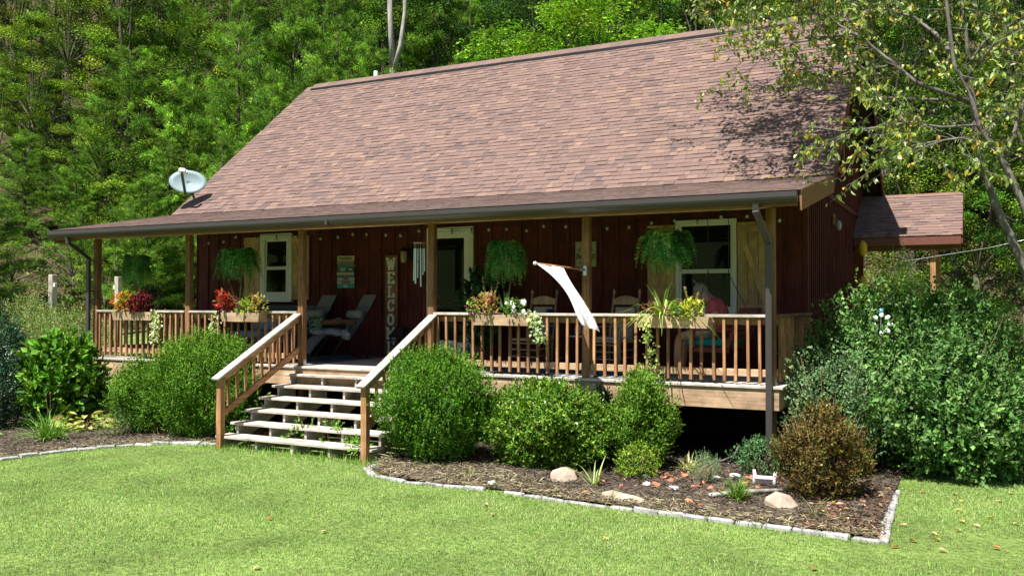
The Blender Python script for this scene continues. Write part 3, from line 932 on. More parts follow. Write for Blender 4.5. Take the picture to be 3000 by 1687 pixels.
# ---- shrubs along the porch
BOX = [((.050, .145, .012), 4), ((.028, .090, .009), 3), ((.090, .22, .018), 1.6), ((.018, .055, .007), 2)]
BOXTIP = (.17, .32, .022)
bush('boxwood_bush', 'big upright boxwood left of the steps, brushing the handrail', (3.84, -1.02, gzf(3.84, -1.0)), .82, .72, 1.30, 4600, 8, .21, .046, .42, BOX, 31, .80, .55, .17, tip=BOXTIP, top_extra=620)
bush('boxwood_bush', 'left and lower of the two boxwoods left of the steps', (2.44, -.90, gzf(2.44, -.9)), .56, .54, .94, 2400, 8, .20, .046, .42, BOX, 32, .76, .55, .20, tip=BOXTIP, top_extra=260)
bush('boxwood_bush', 'big upright boxwood right of the steps', (8.14, -1.20, gzf(8.1, -1.2)), .74, .64, 1.20, 4600, 8, .18, .042, .42, BOX, 33, .80, .55, .15, tip=(.14, .30, .02), top_extra=620)
HOL = [((.10, .205, .018), 4), ((.06, .145, .014), 3), ((.17, .29, .025), 2), ((.24, .34, .04), .9)]
bush('holly_bush', 'round bright green small-leaved bush between two boxwoods under the railing', (9.62, -.90, -1.06), .78, .56, .92, 4600, 7, .12, .044, .58, HOL, 34, .35, .6, .14, mat='gloss_leaf', top_extra=120)
bush('boxwood_bush', 'loose mid-sized boxwood with yellow-green shoots under the right porch bay', (10.74, -.60, -1.06), .37, .34, .98, 2400, 7, .16, .042, .46, [((.05, .135, .014), 4), ((.03, .085, .010), 2.5), ((.10, .22, .022), 1.5)], 35, .65, .45, .22, tip=(.19, .32, .03), top_extra=220)
bush('evergreen_bush', 'dark green bush half hidden between round bush and loose boxwood', (10.06, -.28, -1.06), .34, .20, .86, 900, 6, .10, .036, .5, [((.028, .075, .022), 3), ((.02, .05, .016), 2)], 36, .4, .5)
bush('dwarf_bush', 'low yellow-green mounded bush in front of the loose boxwood', (10.84, -1.10, -1.06), .23, .20, .34, 560, 7, .07, .026, .62, [((.20, .30, .03), 3), ((.13, .23, .025), 2), ((.27, .36, .05), 1)], 37, .4, .4, .2)
VIB = [((.115, .225, .058), 4), ((.080, .172, .042), 3), ((.042, .10, .024), 2.4), ((.18, .30, .095), 1.4)]
bush('big_shrub', 'huge loose green shrub covering the right corner of the porch', (13.72, 1.40, -1.06), 1.30, 1.05, 1.75, 5200, 8, .28, .068, .58, VIB, 38, .45, .45, .28, spread=1.1, top_extra=130, stems=14, twigs=40)
bush('big_shrub', 'lower spreading part of the shrubbery at the lawn edge right of the bed', (14.25, .80, -1.06), .72, .62, 1.05, 1900, 8, .26, .068, .62, VIB, 39, .35, .5, .18, spread=1.1, top_extra=60)
bush('big_shrub', 'grey-green shrub with bare stalks against the right downspout', (12.82, .18, -1.06), .55, .42, 1.30, 1000, 7, .18, .046, .55, [((.15, .235, .11), 3), ((.10, .175, .07), 2)], 40, .5, .35, .2, twigs=22)
bush('spirea_bush', 'brown and olive withering bush near the front corner of the bed', (12.93, -1.20, -1.06), .44, .40, .80, 2300, 7, .12, .036, .50, [((.125, .085, .022), 3), ((.080, .045, .018), 3.5), ((.19, .16, .03), 2), ((.085, .10, .018), 1.4), ((.25, .19, .07), .5)], 41, .5, .4, .26, twigs=34, stems=16)
bush('green_sprig', 'small grey-green leafy plant left of the brown bush', (12.12, -.28, -1.06), .32, .26, .36, 360, 7, .12, .036, .55, [((.10, .20, .085), 3), ((.07, .15, .05), 2)], 42, .4, .3)
HYD = [((.11, .25, .02), 4), ((.065, .165, .016), 3), ((.17, .33, .035), 2), ((.035, .09, .012), 1.5)]
bush('hydrangea_bush', 'hydrangea with large bright green leaves left of the porch corner', (.30, -.90, gzf(.3, -.9)), .56, .52, 1.40, 640, 5, .22, .135, .62, HYD, 43, .45, .55, .10, rich=True, spread=.8)
bush('holly_bush', 'dark blue-green evergreen bush at the left edge', (-.62, -1.35, gzf(-.62, -1.35)), .50, .50, 1.55, 2000, 7, .16, .05, .5, [((.032, .085, .045), 4), ((.022, .06, .03), 3), ((.13, .20, .12), .8)], 44, .45, .5, .2, mat='gloss_leaf', top_extra=80)
SPI = [((.20, .27, .075), 3), ((.13, .21, .05), 3), ((.30, .33, .13), 1.4), ((.25, .19, .09), .5)]
bush('spirea_bush', 'pale yellow-green feathery bush behind the hydrangea', (-2.2, 1.05, gzf(-2.2, 1.05)), 1.05, .85, 1.75, 3600, 7, .20, .045, .42, SPI, 45, .55, .55, .16, top_extra=160)
bush('spirea_bush', 'second pale feathery bush at the left edge of the yard', (-4.1, 1.5, gzf(-4.1, 1.5)), 1.15, .85, 1.75, 3000, 7, .20, .048, .42, SPI, 46, .55, .55, .16, top_extra=100)
bush('holly_bush', 'dark evergreen behind the blue-green bush at far left', (-2.75, -.1, gzf(-2.75, -.1)), .7, .6, 1.95, 1500, 7, .18, .05, .5, [((.04, .10, .04), 4), ((.028, .07, .03), 3), ((.11, .18, .09), .9)], 47, .45, .5, .2, mat='gloss_leaf')
bush('cypress_bush', 'yellow-green drooping cypress below the side porch roof', (13.35, 4.3, gzf(13.35, 4.3)), .55, .5, 2.5, 2200, 8, .22, .045, .22, [((.22, .33, .07), 3), ((.14, .24, .05), 2)], 48, -.15, .5, .15)
bush('green_sprig', 'low dark leafy plant beside the porch corner support', (.55, -.35, gzf(.5, -.4)), .3, .2, .62, 340, 6, .14, .06, .55, [((.05, .12, .02), 3), ((.09, .18, .03), 2)], 49, .5, .3)

# ---- strap-leaved and small plants in the beds
def blade_plant(name, label, loc, n, length, width, lean, spread, palette, seed, cat='plant', droop=.6, scapes=0):
    rg = np.random.default_rng(seed)
    a = blade_arrays(rg, (0, 0, 0), n, length, width, lean, spread, pick(rg, palette, n, .15), 5, droop)
    t = thing(name, label, cat, loc)
    local('leaf_clump', npmesh(name, *a[:2], M['leaf'], a[2]), t)
    if scapes:
        mb = MB(); r_ = random.Random(seed)
        for i in range(scapes):
            q = Vector((r_.uniform(-.1, .1), r_.uniform(-.1, .1), length * r_.uniform(1.0, 1.25)))
            mb.tube([(0, 0, 0), q * .55 + Vector((.01, 0, 0)), q], [.004, .004, .003], 5); mb.blob(q, (.012, .012, .03), 6, 4)
        local('flower_stalk', mb.mesh('stalk', M['stem']), t)
    return t
blade_plant('daylily', 'arching bright green daylily clump near the left edging', (1.72, -2.12, gzf(1.7, -2.1)), 150, .62, .018, 1.0, .07, [((.17, .31, .05), 3), ((.23, .38, .09), 2), ((.11, .22, .03), 1)], 61, scapes=2)
blade_plant('daylily', 'straw and green striped grass clump beside the left boxwood', (2.72, -.92, gzf(2.7, -.9)), 110, .42, .013, 1.1, .07, [((.26, .30, .08), 3), ((.42, .38, .18), 2), ((.15, .24, .05), 1)], 62)
blade_plant('young_iris', 'upright young plant with few pale strap leaves by the flat rock', (10.62, -1.86, -1.04), 12, .42, .022, .75, .015, [((.34, .42, .15), 2), ((.25, .36, .08), 2)], 63, droop=.5)
blade_plant('spider_plant', 'cream-striped spiky plant behind the lavender', (11.30, -.50, -1.04), 60, .30, .016, 1.2, .03, [((.48, .46, .22), 3), ((.24, .28, .06), 2)], 64)
blade_plant('daylily', 'small dark green daylily in front of the wooden stick', (12.20, -1.80, -1.04), 85, .32, .014, .9, .03, [((.10, .22, .025), 3), ((.16, .29, .05), 2), ((.24, .25, .06), .7)], 65)
for i, (px, py, hh, lab) in enumerate([(12.98, -2.2, .30, 'single thin green grass tuft in the front corner of the bed'), (11.05, -2.42, .16, 'small grass tuft growing beside the long flat rock'), (9.15, -2.1, .2, 'dry grass tuft under the right boxwood')]):
    blade_plant('grass_tuft', lab, (px, py, -1.04), 14, hh, .006, .6, .02, [((.24, .30, .09), 2), ((.36, .33, .15), 1)], 70 + i)
bush('lavender', 'small grey-green lavender mound in the middle of the right bed', (11.66, -1.10, -1.06), .17, .15, .30, 420, 6, .09, .030, .16, [((.20, .29, .15), 3), ((.15, .24, .11), 2)], 66, .75, .25, cat='plant')
bush('fern_plant', 'soft feathery green plant in the left bed', (2.35, -1.42, gzf(2.3, -1.4)), .36, .28, .34, 420, 8, .16, .024, .3, [((.13, .26, .06), 3), ((.09, .19, .035), 2)], 67, .6, .2, cat='plant')
def hosta(name, label, loc, n, r, leaf, palette, seed):
    rg = np.random.default_rng(seed)
    a = rg.uniform(0, 2 * np.pi, n); q = np.sqrt(rg.uniform(.05, 1, n)) * r
    P = np.stack([q * np.cos(a), q * np.sin(a) * .7, .30 - .22 * (q / r) + rg.uniform(-.05, .08, n)], 1)
    h = np.stack([np.cos(a), np.sin(a), np.zeros(n)], 1)
    T = unit(h + UPV * rg.uniform(-.3, .5, (n, 1))); N = unit(UPV + h * .3 + rg.normal(0, .3, (n, 3)))
    L = leaf * rg.uniform(.6, 1.15, n)
    V, F, C = leaf_arrays(P, T, N, L, L * .58, pick(rg, palette, n), True)
    t = thing(name, label, 'plant', loc); local('foliage', npmesh(name, V, F, M['leaf'], C), t)
    mb = MB()
    for i in range(0, n, 3): mb.tube([(0, 0, 0), tuple(P[i] * .6 + np.array([0, 0, .05])), tuple(P[i])], .004, 4)
    local('stalk', mb.mesh('stalk', M['stem']), t)
hosta('hosta', 'fading yellow and tan hosta under the left end of the porch', (1.02, -.98, gzf(1, -.95)), 170, .62, .17, [((.42, .40, .12), 3), ((.50, .46, .22), 2), ((.24, .30, .05), 2), ((.30, .20, .09), 1)], 68)
hosta('hosta', 'green hosta leaves cut off by the left edge', (.15, -2.35, gzf(.1, -2.3)), 40, .40, .18, [((.18, .28, .05), 2), ((.36, .30, .12), 1)], 69)
for i, (px, py, hz_, lab) in enumerate([(5.95, -1.30, .34, 'leafy weed growing under the left half of the lowest steps'), (6.55, -1.32, .36, 'leafy weed growing under the right half of the lowest steps'), (4.66, -.72, .62, 'boxwood sprig poking through the left stair rail'), (4.60, -1.12, .40, 'boxwood sprig lying over a left tread end'), (7.15, -1.55, .22, 'weed at the foot of the right newel post')]):
    bush('weed', lab, (px, py, -1.06), .20, .13, hz_, 46, 5, .10, .055, .55, [((.11, .23, .03), 3), ((.17, .31, .05), 2)], 80 + i, .3, .2, cat='plant', stems=4)

# ---- woods behind: prototypes
def pine_mesh(seed, H, R_):
    rg = np.random.default_rng(seed); r_ = random.Random(seed)
    bark = MB(); pts = []; x = y = 0
    for i in range(7):
        pts.append((x, y, H * i / 6 - .3)); x += r_.uniform(-.06, .06); y += r_.uniform(-.06, .06)
    bark.tube(pts, [.02 * H * (1 - i / 6.4) ** .8 * .55 + .012 for i in range(7)], 7)
    TP, TD, TB = [], [], []
    z = .10 * H
    while z < H * .985:
        f = z / H
        nb = r_.randint(3, 5)
        for b in range(nb):
            a = r_.uniform(0, 6.283); L = R_ * (1 - f) ** .72 * r_.uniform(.55, 1.15) + .18
            if f < .25: L *= r_.uniform(.4, 1)
            rise = r_.uniform(-.02, .26) + .45 * f
            k0 = int(min(f * 6, 5)); px = pts[k0][0]; py = pts[k0][1]
            d = Vector((math.cos(a), math.sin(a), rise)).normalized()
            p0 = Vector((px, py, z)); mid = p0 + d * L * .55 - Vector((0, 0, .03 * L)); e = p0 + d * L + Vector((0, 0, .12 * L))
            bark.tube([p0, mid, e], [.006 * L + .008, .005 * L + .004, .004], 4, False)
            shade = math.exp(r_.gauss(0, .32))  # wide tone spread per bough: lit and shaded boughs put into the colour
            n = max(5, int(L * 20))
            for i in range(n):
                t = r_.uniform(.22, 1.0)
                q = p0.lerp(mid, t * 2) if t < .5 else mid.lerp(e, t * 2 - 1)
                side = Vector((-d.y, d.x, 0)) * r_.choice((-1, 1)) * r_.uniform(0, .42) * L * (1.2 - t)
                TB.append(shade); TP.append(q + side + Vector((0, 0, r_.uniform(-.03, .06) - side.length * .12))); TD.append((d * .6 + side.normalized() * .5 if side.length > 0 else d) + Vector((0, 0, .7)))
        z += H * r_.uniform(.034, .060)
    P = np.array([tuple(p) for p in TP]); D = unit(np.array([tuple(p) for p in TD]))
    n = len(P); per = 24
    PP = np.repeat(P, per, 0); DD = np.repeat(D, per, 0)
    pos = PP + rg.normal(0, .035, PP.shape) * np.array([1, 1, .6]) + DD * rg.uniform(0, .10, (n * per, 1))
    T = unit(DD * .75 + rg.normal(0, .75, pos.shape)); N = unit(rg.normal(0, 1, pos.shape) + UPV * .6)
    pal = [((.15, .275, .028), 4), ((.095, .195, .022), 3), ((.22, .35, .042), 1.8), ((.045, .10, .016), 1.6)]
    C = np.repeat(pick(rg, pal, n, .18) * np.array(TB)[:, None], per, 0)
    L = rg.uniform(.09, .17, n * per)
    V, F, C = leaf_arrays(pos, T, N, L, np.full(n * per, .015), C)
    return bark.mesh('pine_trunk', M['darkbark'], True), npmesh('pine_crown', V, F, M['needle'], C)

def broadleaf_mesh(seed, H, R_, palette, leaf=.10, clumps=80, per=210, base=.18, bark='darkbark', bright=1.0, flat=.55):
    rg = np.random.default_rng(seed); r_ = random.Random(seed)
    mb = MB(); fork = H * r_.uniform(.30, .42)
    lean = r_.uniform(-.03, .03)
    mb.tube([(0, 0, -.4), (lean * fork, 0, fork * .5), (lean * fork * 2, .05, fork)], [.022 * H, .018 * H, .014 * H], 8)
    cents = []
    for i in range(clumps):
        u = r_.random(); a = r_.uniform(0, 6.283)
        zz = H * (base + (1 - base) * (u ** .85))
        prof_ = math.sin(math.pi * min(1, (.14 + .86 * (zz / H - base) / (1 - base)) ** .8)) ** .6
        rr = R_ * prof_ * math.sqrt(r_.uniform(.12, 1))
        cents.append(Vector((rr * math.cos(a), rr * math.sin(a), zz * .97)))
    top = Vector((lean * fork * 2, .05, fork))
    for c in cents[::5]:
        s = top if c.z > fork else Vector((0, 0, c.z * .7))
        m_ = s.lerp(c, .55) + Vector((r_.uniform(-.2, .2), r_.uniform(-.2, .2), .05 * H * r_.random()))
        mb.tube([s, m_, c], [.0062 * H, .0035 * H, .008], 5, False)
    C0 = np.array([tuple(c) for c in cents]); sz = R_ * .21 * rg.uniform(.6, 1.35, clumps)
    PP = np.repeat(C0, per, 0)
    off = rg.normal(0, 1, PP.shape); off = unit(off) * (rg.uniform(0, 1, (len(PP), 1)) ** .45)
    pos = PP + off * np.repeat(sz, per)[:, None] * np.array([1, 1, flat])
    N = unit(UPV * 1.0 + rg.normal(0, .5, pos.shape)); T = unit(rg.normal(0, 1, pos.shape) * np.array([1, 1, .4]) + np.array([0, 0, -.25]))
    cc = np.repeat(pick(rg, palette, clumps, .42), per, 0) * np.exp(rg.normal(0, .16, (len(pos), 1))) * bright  # wide clump tones paint in sunlit clumps and dark gaps
    L = leaf * rg.uniform(.6, 1.25, len(pos))
    V, F, C = leaf_arrays(pos, T, N, L, L * .62, cc)
    return mb.mesh('tree_trunk', M[bark], True), npmesh('tree_crown', V, F, M['leaf'], C)

pines = [pine_mesh(101, 8.0, 2.8), pine_mesh(102, 8.0, 2.5), pine_mesh(103, 6.0, 2.3), pine_mesh(104, 9.0, 2.9)]
PH = [8.0, 8.0, 6.0, 9.0]
G1 = [((.060, .13, .014), 4), ((.028, .066, .009), 4), ((.15, .25, .028), 1.4)]  # woodland greens: shaded gaps and brighter lit accent leaves put into the palettes
G2 = [((.12, .19, .020), 4), ((.06, .115, .014), 3), ((.21, .27, .03), 1.5)]
G3 = [((.17, .30, .028), 4), ((.12, .235, .025), 3), ((.24, .37, .045), 2)]
G4 = [((.034, .080, .016), 4), ((.018, .045, .010), 3.5), ((.09, .17, .036), 1)]
broad = [broadleaf_mesh(201, 11, 3.3, G1), broadleaf_mesh(202, 11, 3.0, G2, .10, 75), broadleaf_mesh(203, 9, 3.4, G3, .11, 85, 230, .10, flat=.75), broadleaf_mesh(204, 12, 3.2, G4, .095), broadleaf_mesh(205, 6, 1.9, G1, .085, 55, 150, .08), broadleaf_mesh(206, 6, 2.1, G2, .085, 50, 150, .05)]
BH = [11, 11, 9, 12, 6, 6]

def stand(kind, idx, x, y, h, rz, label, group, wide=1.0):
    tr, cr = (pines if kind == 'p' else broad)[idx]
    h0 = (PH if kind == 'p' else BH)[idx]
    t = thing('pine_tree' if kind == 'p' else 'broadleaf_tree', label, 'tree', (x, y, gzf(x, y) - .05), group, rz)
    s = h / h0
    t.scale = (s * wide, s * wide, s)
    local('trunk', tr, t); local('crown', cr, t)
    return t
rt = random.Random(77)
FRONT = [('p', -14.79, 13, 8.8), ('p', -19.09, 11.5, 4.17), ('p', -16.0, 11.5, 4.64), ('p', -12.32, 13.5, 8.07), ('p', -10.66, 14.5, 10.09), ('p', -8.54, 15, 10.26), ('p', -7.08, 16, 10.24), ('p', -4.12, 14, 9.02), ('p', -17.89, 14, 5.62), ('p', -22.61, 15, 5.15), ('p', -11.45, 11.8, 5.66), ('p', -8.94, 12, 6.13), ('p', -7.5, 13, 8.2), ('p', -17.02, 9.5, 2.57), ('p', -13.38, 9.8, 3.05), ('p', -4.61, 18, 8.57), ('p', -5.55, 13, 8.69), ('p', -2.56, 18, 7.53), ('p', -11.53, 10.5, 3.8), ('p', -27.28, 17, 6.13), ('d', 3.19, 15, 9.51), ('d', 1.15, 14, 8.71), ('d', 5.78, 15.5, 7.86), ('d', -5.14, 20, 10.45), ('d', -31.63, 19, 8.96), ('d', -30.18, 21, 10.35), ('d', -26.96, 22, 10.99), ('d', -22.72, 22, 11.58), ('d', -17.29, 21, 12.12), ('d', -15.84, 23, 13.55), ('d', -12.39, 23, 12.74), ('d', -9.87, 24, 12.3), ('d', -5.95, 24, 12.6), ('d', -3.91, 26, 12.13), ('d', 2.02, 24, 11.03), ('d', 5.93, 19, 9.23), ('d', 7.32, 22, 9.86), ('d', 9.84, 20, 9.62), ('d', 12.16, 17, 9.28), ('d', 13.65, 16, 8.54), ('d', 14.93, 18, 8.09), ('d', 15.71, 14, 8.47), ('d', 12.97, 13.5, 4.71), ('d', 14.47, 12.5, 4.39), ('d', 15.39, 11.5, 3.56), ('d', 13.94, 15, 6.04)]
ORD = ['first', 'second', 'third', 'fourth', 'fifth', 'sixth', 'seventh', 'eighth', 'ninth', 'tenth', 'eleventh', 'twelfth', 'thirteenth', 'fourteenth', 'fifteenth', 'sixteenth', 'seventeenth', 'eighteenth', 'nineteenth', 'twentieth', 'twenty-first', 'twenty-second', 'twenty-third', 'twenty-fourth', 'twenty-fifth', 'twenty-sixth', 'twenty-seventh', 'twenty-eighth', 'twenty-ninth', 'thirtieth']
def view_x(x, y): return math.atan2(x - cx_, y - cy_)
pl = sorted([t for t in FRONT if t[0] == 'p'], key=lambda t: view_x(t[1], t[2]))
for i, (k, x, y, h) in enumerate(pl):
    stand('p', i % 4, x, y, max(2.6, h), rt.uniform(0, 6), '%s pine from the left among the young pines behind the cabin' % ORD[i], 'young pines at the edge of the woods', 1.0 if h > 5 else 1.25)
dl = sorted([t for t in FRONT if t[0] == 'd'], key=lambda t: view_x(t[1], t[2]))
for i, (k, x, y, h) in enumerate(dl):
    bright = 0.5 < x < 6 and y < 16.2
    lab = '%s broadleaf tree from the left in the near woods' % ORD[i]
    if bright: lab = {0: 'bright green tree rising highest above the middle of the ridge', 1: 'bright green tree just behind the ridge, left of the highest one', 2: 'bright green tree just behind the ridge, right of the highest one'}[0 if 2 < x < 5 else (1 if x <= 2 else 2)]
    idx = 2 if bright else (4 + i % 2 if h < 6.5 else (0, 1, 3)[i % 3])
    stand('d', idx, x, y, h, rt.uniform(0, 6), lab, 'broadleaf trees at the edge of the woods', 1.25 if bright else 1.0)
# deeper rows, each tree standing on the slope
row = 0
for y0 in (19.5, 25, 30, 36, 44, 54):
    n = 17
    for i in range(n):
        a = R(-62 + 66 * (i + .5) / n + rt.uniform(-1.6, 1.6))
        d = (y0 + 11 + rt.uniform(-2, 2))
        x, y = cx_ + math.tan(a) * d * (1 if a > -.9 else .92), cy_ + d
        if x < -46: continue
        h = rt.uniform(9.5, 13.5)
        if rt.random() < .22: stand('p', rt.choice((1, 3)), x, y, h, rt.uniform(0, 6), 'tall pine standing deep in the wooded hillside', 'pines deep in the woods')
        else: stand('d', rt.choice((0, 1, 3)), x, y, h, rt.uniform(0, 6), 'tall broadleaf tree standing deep in the wooded hillside', 'broadleaf trees deep in the woods')
# low trees filling the edge of the woods
for i in range(34):
    a = R(rt.uniform(-61, 5)); d = rt.uniform(25, 36)
    x, y = cx_ + math.sin(a) * d, cy_ + math.cos(a) * d
    u1 = .77 * (-x - 1) + .63 * (y - 1.7)
    if not ((u1 > 10.5 and y > 4) or y > 13) or (-1.5 < x < 14.5 and y < 12.8): continue
    if rt.random() < .5: stand('p', 2, x, y, rt.uniform(3.2, 5.5), rt.uniform(0, 6), 'low bushy pine filling the edge of the woods', 'low pines at the edge of the woods', 1.25)
    else: stand('d', rt.choice((4, 5)), x, y, rt.uniform(3.0, 5.0), rt.uniform(0, 6), 'low leafy sapling filling the edge of the woods', 'saplings at the edge of the woods', 1.2)
for i in range(24):
    a = R(rt.uniform(-61, -38)); d = rt.uniform(34, 56)
    x, y = cx_ + math.sin(a) * d, cy_ + math.cos(a) * d
    if y < 8: continue
    stand('d', rt.choice((1, 4, 5)), x, y, rt.uniform(4.5, 8), rt.uniform(0, 6), 'leafy tree of middle height on the upper left slope', 'trees on the upper left slope', 1.2)
for i, (x, y, h) in enumerate(((-9.0, 9.3, 2.6), (-10.6, 8.6, 2.2), (-12.2, 8.6, 2.8), (-13.6, 7.4, 2.4), (-7.2, 10.4, 3.0), (-11.6, 9.8, 3.2), (-15.2, 7.2, 2.6), (-9.9, 10.6, 3.0))):
    stand('d', 4 + i % 2, x, y, h, rt.uniform(0, 6), 'low leafy sapling on the bank behind the yard posts', 'saplings on the bank behind the yard posts', 1.35)
# the bleached forked trunk behind the ridge
mb = MB()
mb.tube([(0, 0, -.5), (.03, 0, 3), (-.02, .05, 6.0), (.0, .0, 7.4)], [.19, .16, .14, .12], 9)
snag = thing('dead_tree', 'bleached grey forked dead trunk standing behind the ridge', 'tree', (-4.55, 16.0, gzf(-4.55, 16)))
local('trunk', mb.mesh('trunk', M['deadbark'], True), snag)
mb = MB(); mb.tube([(0, 0, 7.2), (-.10, 0, 9), (-.22, 0, 12)], [.11, .10, .08], 8); mb.tube([(.02, 0, 7.2), (.35, .0, 8.2), (.50, .05, 9.4), (.52, .0, 12)], [.10, .09, .075, .06], 8)
local('limb', mb.mesh('limb', M['deadbark'], True), snag)

# ---- undergrowth on the slope: a mass of small leaves
def undergrowth():
    rg = np.random.default_rng(9)
    n = 6500
    a = np.radians(rg.uniform(-62, 6, n)); d = rg.uniform(18, 40, n)
    x = cx_ + np.sin(a) * d; y = cy_ + np.cos(a) * d
    u1 = .77 * (-x - 1) + .63 * (y - 1.7)
    ok = ((u1 > 9.6) & (y > 3)) | (y > 11.0)
    ok &= ~((x > -.6) & (x < 14.2) & (y < 11.5))
    x, y = x[ok], y[ok]; n = len(x)
    per = 16
    sc = rg.uniform(.10, .42, n)
    c = np.stack([x, y, gz(x, y) + sc * .6], 1)
    P = np.repeat(c, per, 0) + rg.normal(0, 1, (n * per, 3)) * np.repeat(sc, per)[:, None] * np.array([.8, .8, .5])
    cols = np.repeat(pick(rg, G1 + [((.20, .26, .05), 1), ((.20, .14, .07), .8)], n, .2), per, 0) * np.exp(rg.normal(0, .18, (n * per, 1)))
    L = rg.uniform(.06, .13, n * per)
    V, F, C = leaf_arrays(P, rg.normal(0, 1, P.shape), unit(UPV + rg.normal(0, .5, P.shape)), L, L * .6, cols)
    o = place('undergrowth', npmesh('undergrowth', V, F, M['leaf'], C))
    tag(o, 'low weeds and seedlings covering the wooded bank', 'undergrowth', kind='stuff')
undergrowth()

# ---- the tree at the right whose branches reach over the roof
def front_tree():
    rg = np.random.default_rng(55); r_ = random.Random(55)
    t = thing('birch_tree', 'thin-leaved grey-barked tree reaching over the roof from the right', 'tree', (15.35, 1.0, -1.06))
    o = Vector((15.35, 1.0, -1.06))
    W = MB(); TW = MB(); lp, lt = [], []
    stems = [([(15.30, 1.1, -1.1), (15.15, 1.2, .2), (14.91, 1.2, 1.43), (14.60, 1.2, 2.23), (14.49, 1.2, 2.63), (14.40, 1.2, 3.03), (14.38, 1.2, 3.47), (14.34, 1.2, 3.94), (14.27, 1.2, 4.74), (14.2, 1.3, 6.2), (14.1, 1.3, 7.6)], .070, .013),
             ([(15.38, .9, -1.1), (15.30, .75, .6), (14.89, .6, 2.09), (14.68, .6, 2.64), (14.44, .6, 3.07), (14.34, .6, 3.48), (14.18, .6, 3.82), (14.10, .6, 4.59), (13.9, .6, 6.0), (13.7, .5, 7.2)], .052, .012)]
    br = [([(14.38, 1.1, 3.43), (13.75, 1.0, 3.73), (13.46, 1.0, 4.03), (13.12, 1.0, 4.37), (12.81, 1.0, 4.60), (12.36, 1.0, 4.97), (11.8, 1.1, 5.4)], .032),
          ([(14.15, .9, 4.01), (13.96, 1.3, 4.39), (13.69, 1.4, 4.68), (13.39, 1.5, 4.82), (13.08, 1.6, 4.98), (12.4, 1.8, 5.3)], .03),
          ([(13.03, .95, 4.43), (12.56, .9, 4.40), (12.16, .9, 4.39), (11.75, .9, 4.37), (11.3, .9, 4.42)], .016),
          ([(14.45, .6, 3.07), (14.05, .6, 3.08), (13.68, .6, 3.17), (13.35, .6, 3.14), (12.93, .6, 3.13), (12.6, .6, 3.21)], .018),
          ([(14.62, .6, 2.80), (14.25, .5, 2.92), (13.96, .5, 2.90), (13.59, .5, 2.85), (13.31, .5, 2.84)], .016),
          ([(13.43, .9, 3.95), (13.18, .8, 3.91), (12.94, .8, 4.15), (12.71, .8, 4.45), (12.61, .8, 4.88), (12.5, .8, 5.4)], .016),
          ([(14.38, 1.3, 3.50), (13.77, 1.6, 3.64), (13.26, 1.6, 3.72), (12.94, 1.6, 3.92), (12.54, 1.6, 4.20), (12.0, 1.7, 4.4)], .022),
          ([(14.69, .8, 2.69), (14.80, .9, 2.98), (14.91, 1.0, 3.38), (15.0, 1.0, 4.0), (15.05, .9, 5.0)], .035),
          ([(14.34, 1.1, 3.90), (14.50, 1.0, 4.13), (14.72, 1.0, 4.28), (14.92, 1.0, 4.35), (15.4, .9, 4.6)], .026),
          ([(14.25, 1.25, 5.0), (13.6, 1.7, 5.5), (12.9, 2.2, 5.8), (12.2, 2.7, 6.0), (11.4, 3.0, 6.1)], .03),
          ([(14.2, 1.3, 5.6), (13.4, 2.2, 6.1), (12.6, 2.9, 6.4), (11.7, 3.4, 6.6)], .028),
          ([(14.1, .6, 4.6), (13.4, 1.0, 5.2), (12.6, 1.4, 5.6), (11.9, 1.7, 5.7), (11.2, 1.8, 5.6)], .024),
          ([(13.9, .6, 6.0), (13.2, 1.6, 6.6), (12.4, 2.4, 7.0), (11.6, 2.9, 7.1)], .024),
          ([(14.40, 1.2, 3.03), (14.75, 1.6, 3.35), (15.2, 1.8, 3.5)], .02),
          ([(14.3, .6, 3.6), (14.6, .2, 3.9), (14.95, 0, 4.0)], .018)]
    high = [([(14.15, .9, 5.2), (13.3, 1.6, 6.3), (12.3, 2.0, 6.9), (11.2, 2.2, 7.0)], .03), ([(14.1, 1.2, 6.0), (13.0, 1.3, 6.7), (11.9, 1.4, 6.9), (10.9, 1.5, 6.8)], .03), ([(14.1, 1.2, 6.4), (13.2, 2.4, 7.1), (12.2, 2.9, 7.4), (11.2, 3.1, 7.4)], .03), ([(14.0, .8, 5.8), (13.0, .9, 6.2), (12.0, .9, 6.3), (11.2, 1.0, 6.2)], .026), ([(14.1, 1.3, 7.0), (13.4, 2.0, 7.6), (12.4, 2.4, 7.9), (11.5, 2.5, 7.9)], .026)]
    br += high
    def taper(path, r0, r1, n=8):
        k = len(path); return [r0 + (r1 - r0) * (i / (k - 1)) ** .8 for i in range(k)]
    for path, r0, r1 in stems:
        W.tube([Vector(p) - o for p in path], taper(path, r0, r1), 9)
    def twig(p, d, L, depth):
        pts = [p]; q = p.copy(); n = 5
        for i in range(n):
            d = (d + Vector((r_.gauss(0, .16), r_.gauss(0, .16), r_.gauss(0, .11) - .02))).normalized()
            q = q + d * (L / n); pts.append(q.copy())
            if depth < 2 and r_.random() < .62:
                s = Vector((r_.gauss(0, 1), r_.gauss(0, 1), r_.gauss(0, .6)))
                twig(q.copy(), (d * .8 + s * .5).normalized(), L * r_.uniform(.45, .7), depth + 1)
            if depth >= 1 or i >= 2:
                for _ in range(r_.choice((0, 1, 1, 2)) if depth < 2 else r_.choice((0, 1, 1, 2))):
                    lp.append(q + Vector((r_.gauss(0, .015), r_.gauss(0, .015), 0)))
                    lt.append(Vector((r_.gauss(0, .55), r_.gauss(0, .55), -.75 + r_.gauss(0, .35))))
        TW.tube(pts, [.0075 - .002 * depth] + [.005 - .0015 * depth] * (n - 1) + [.0015], 4, False)
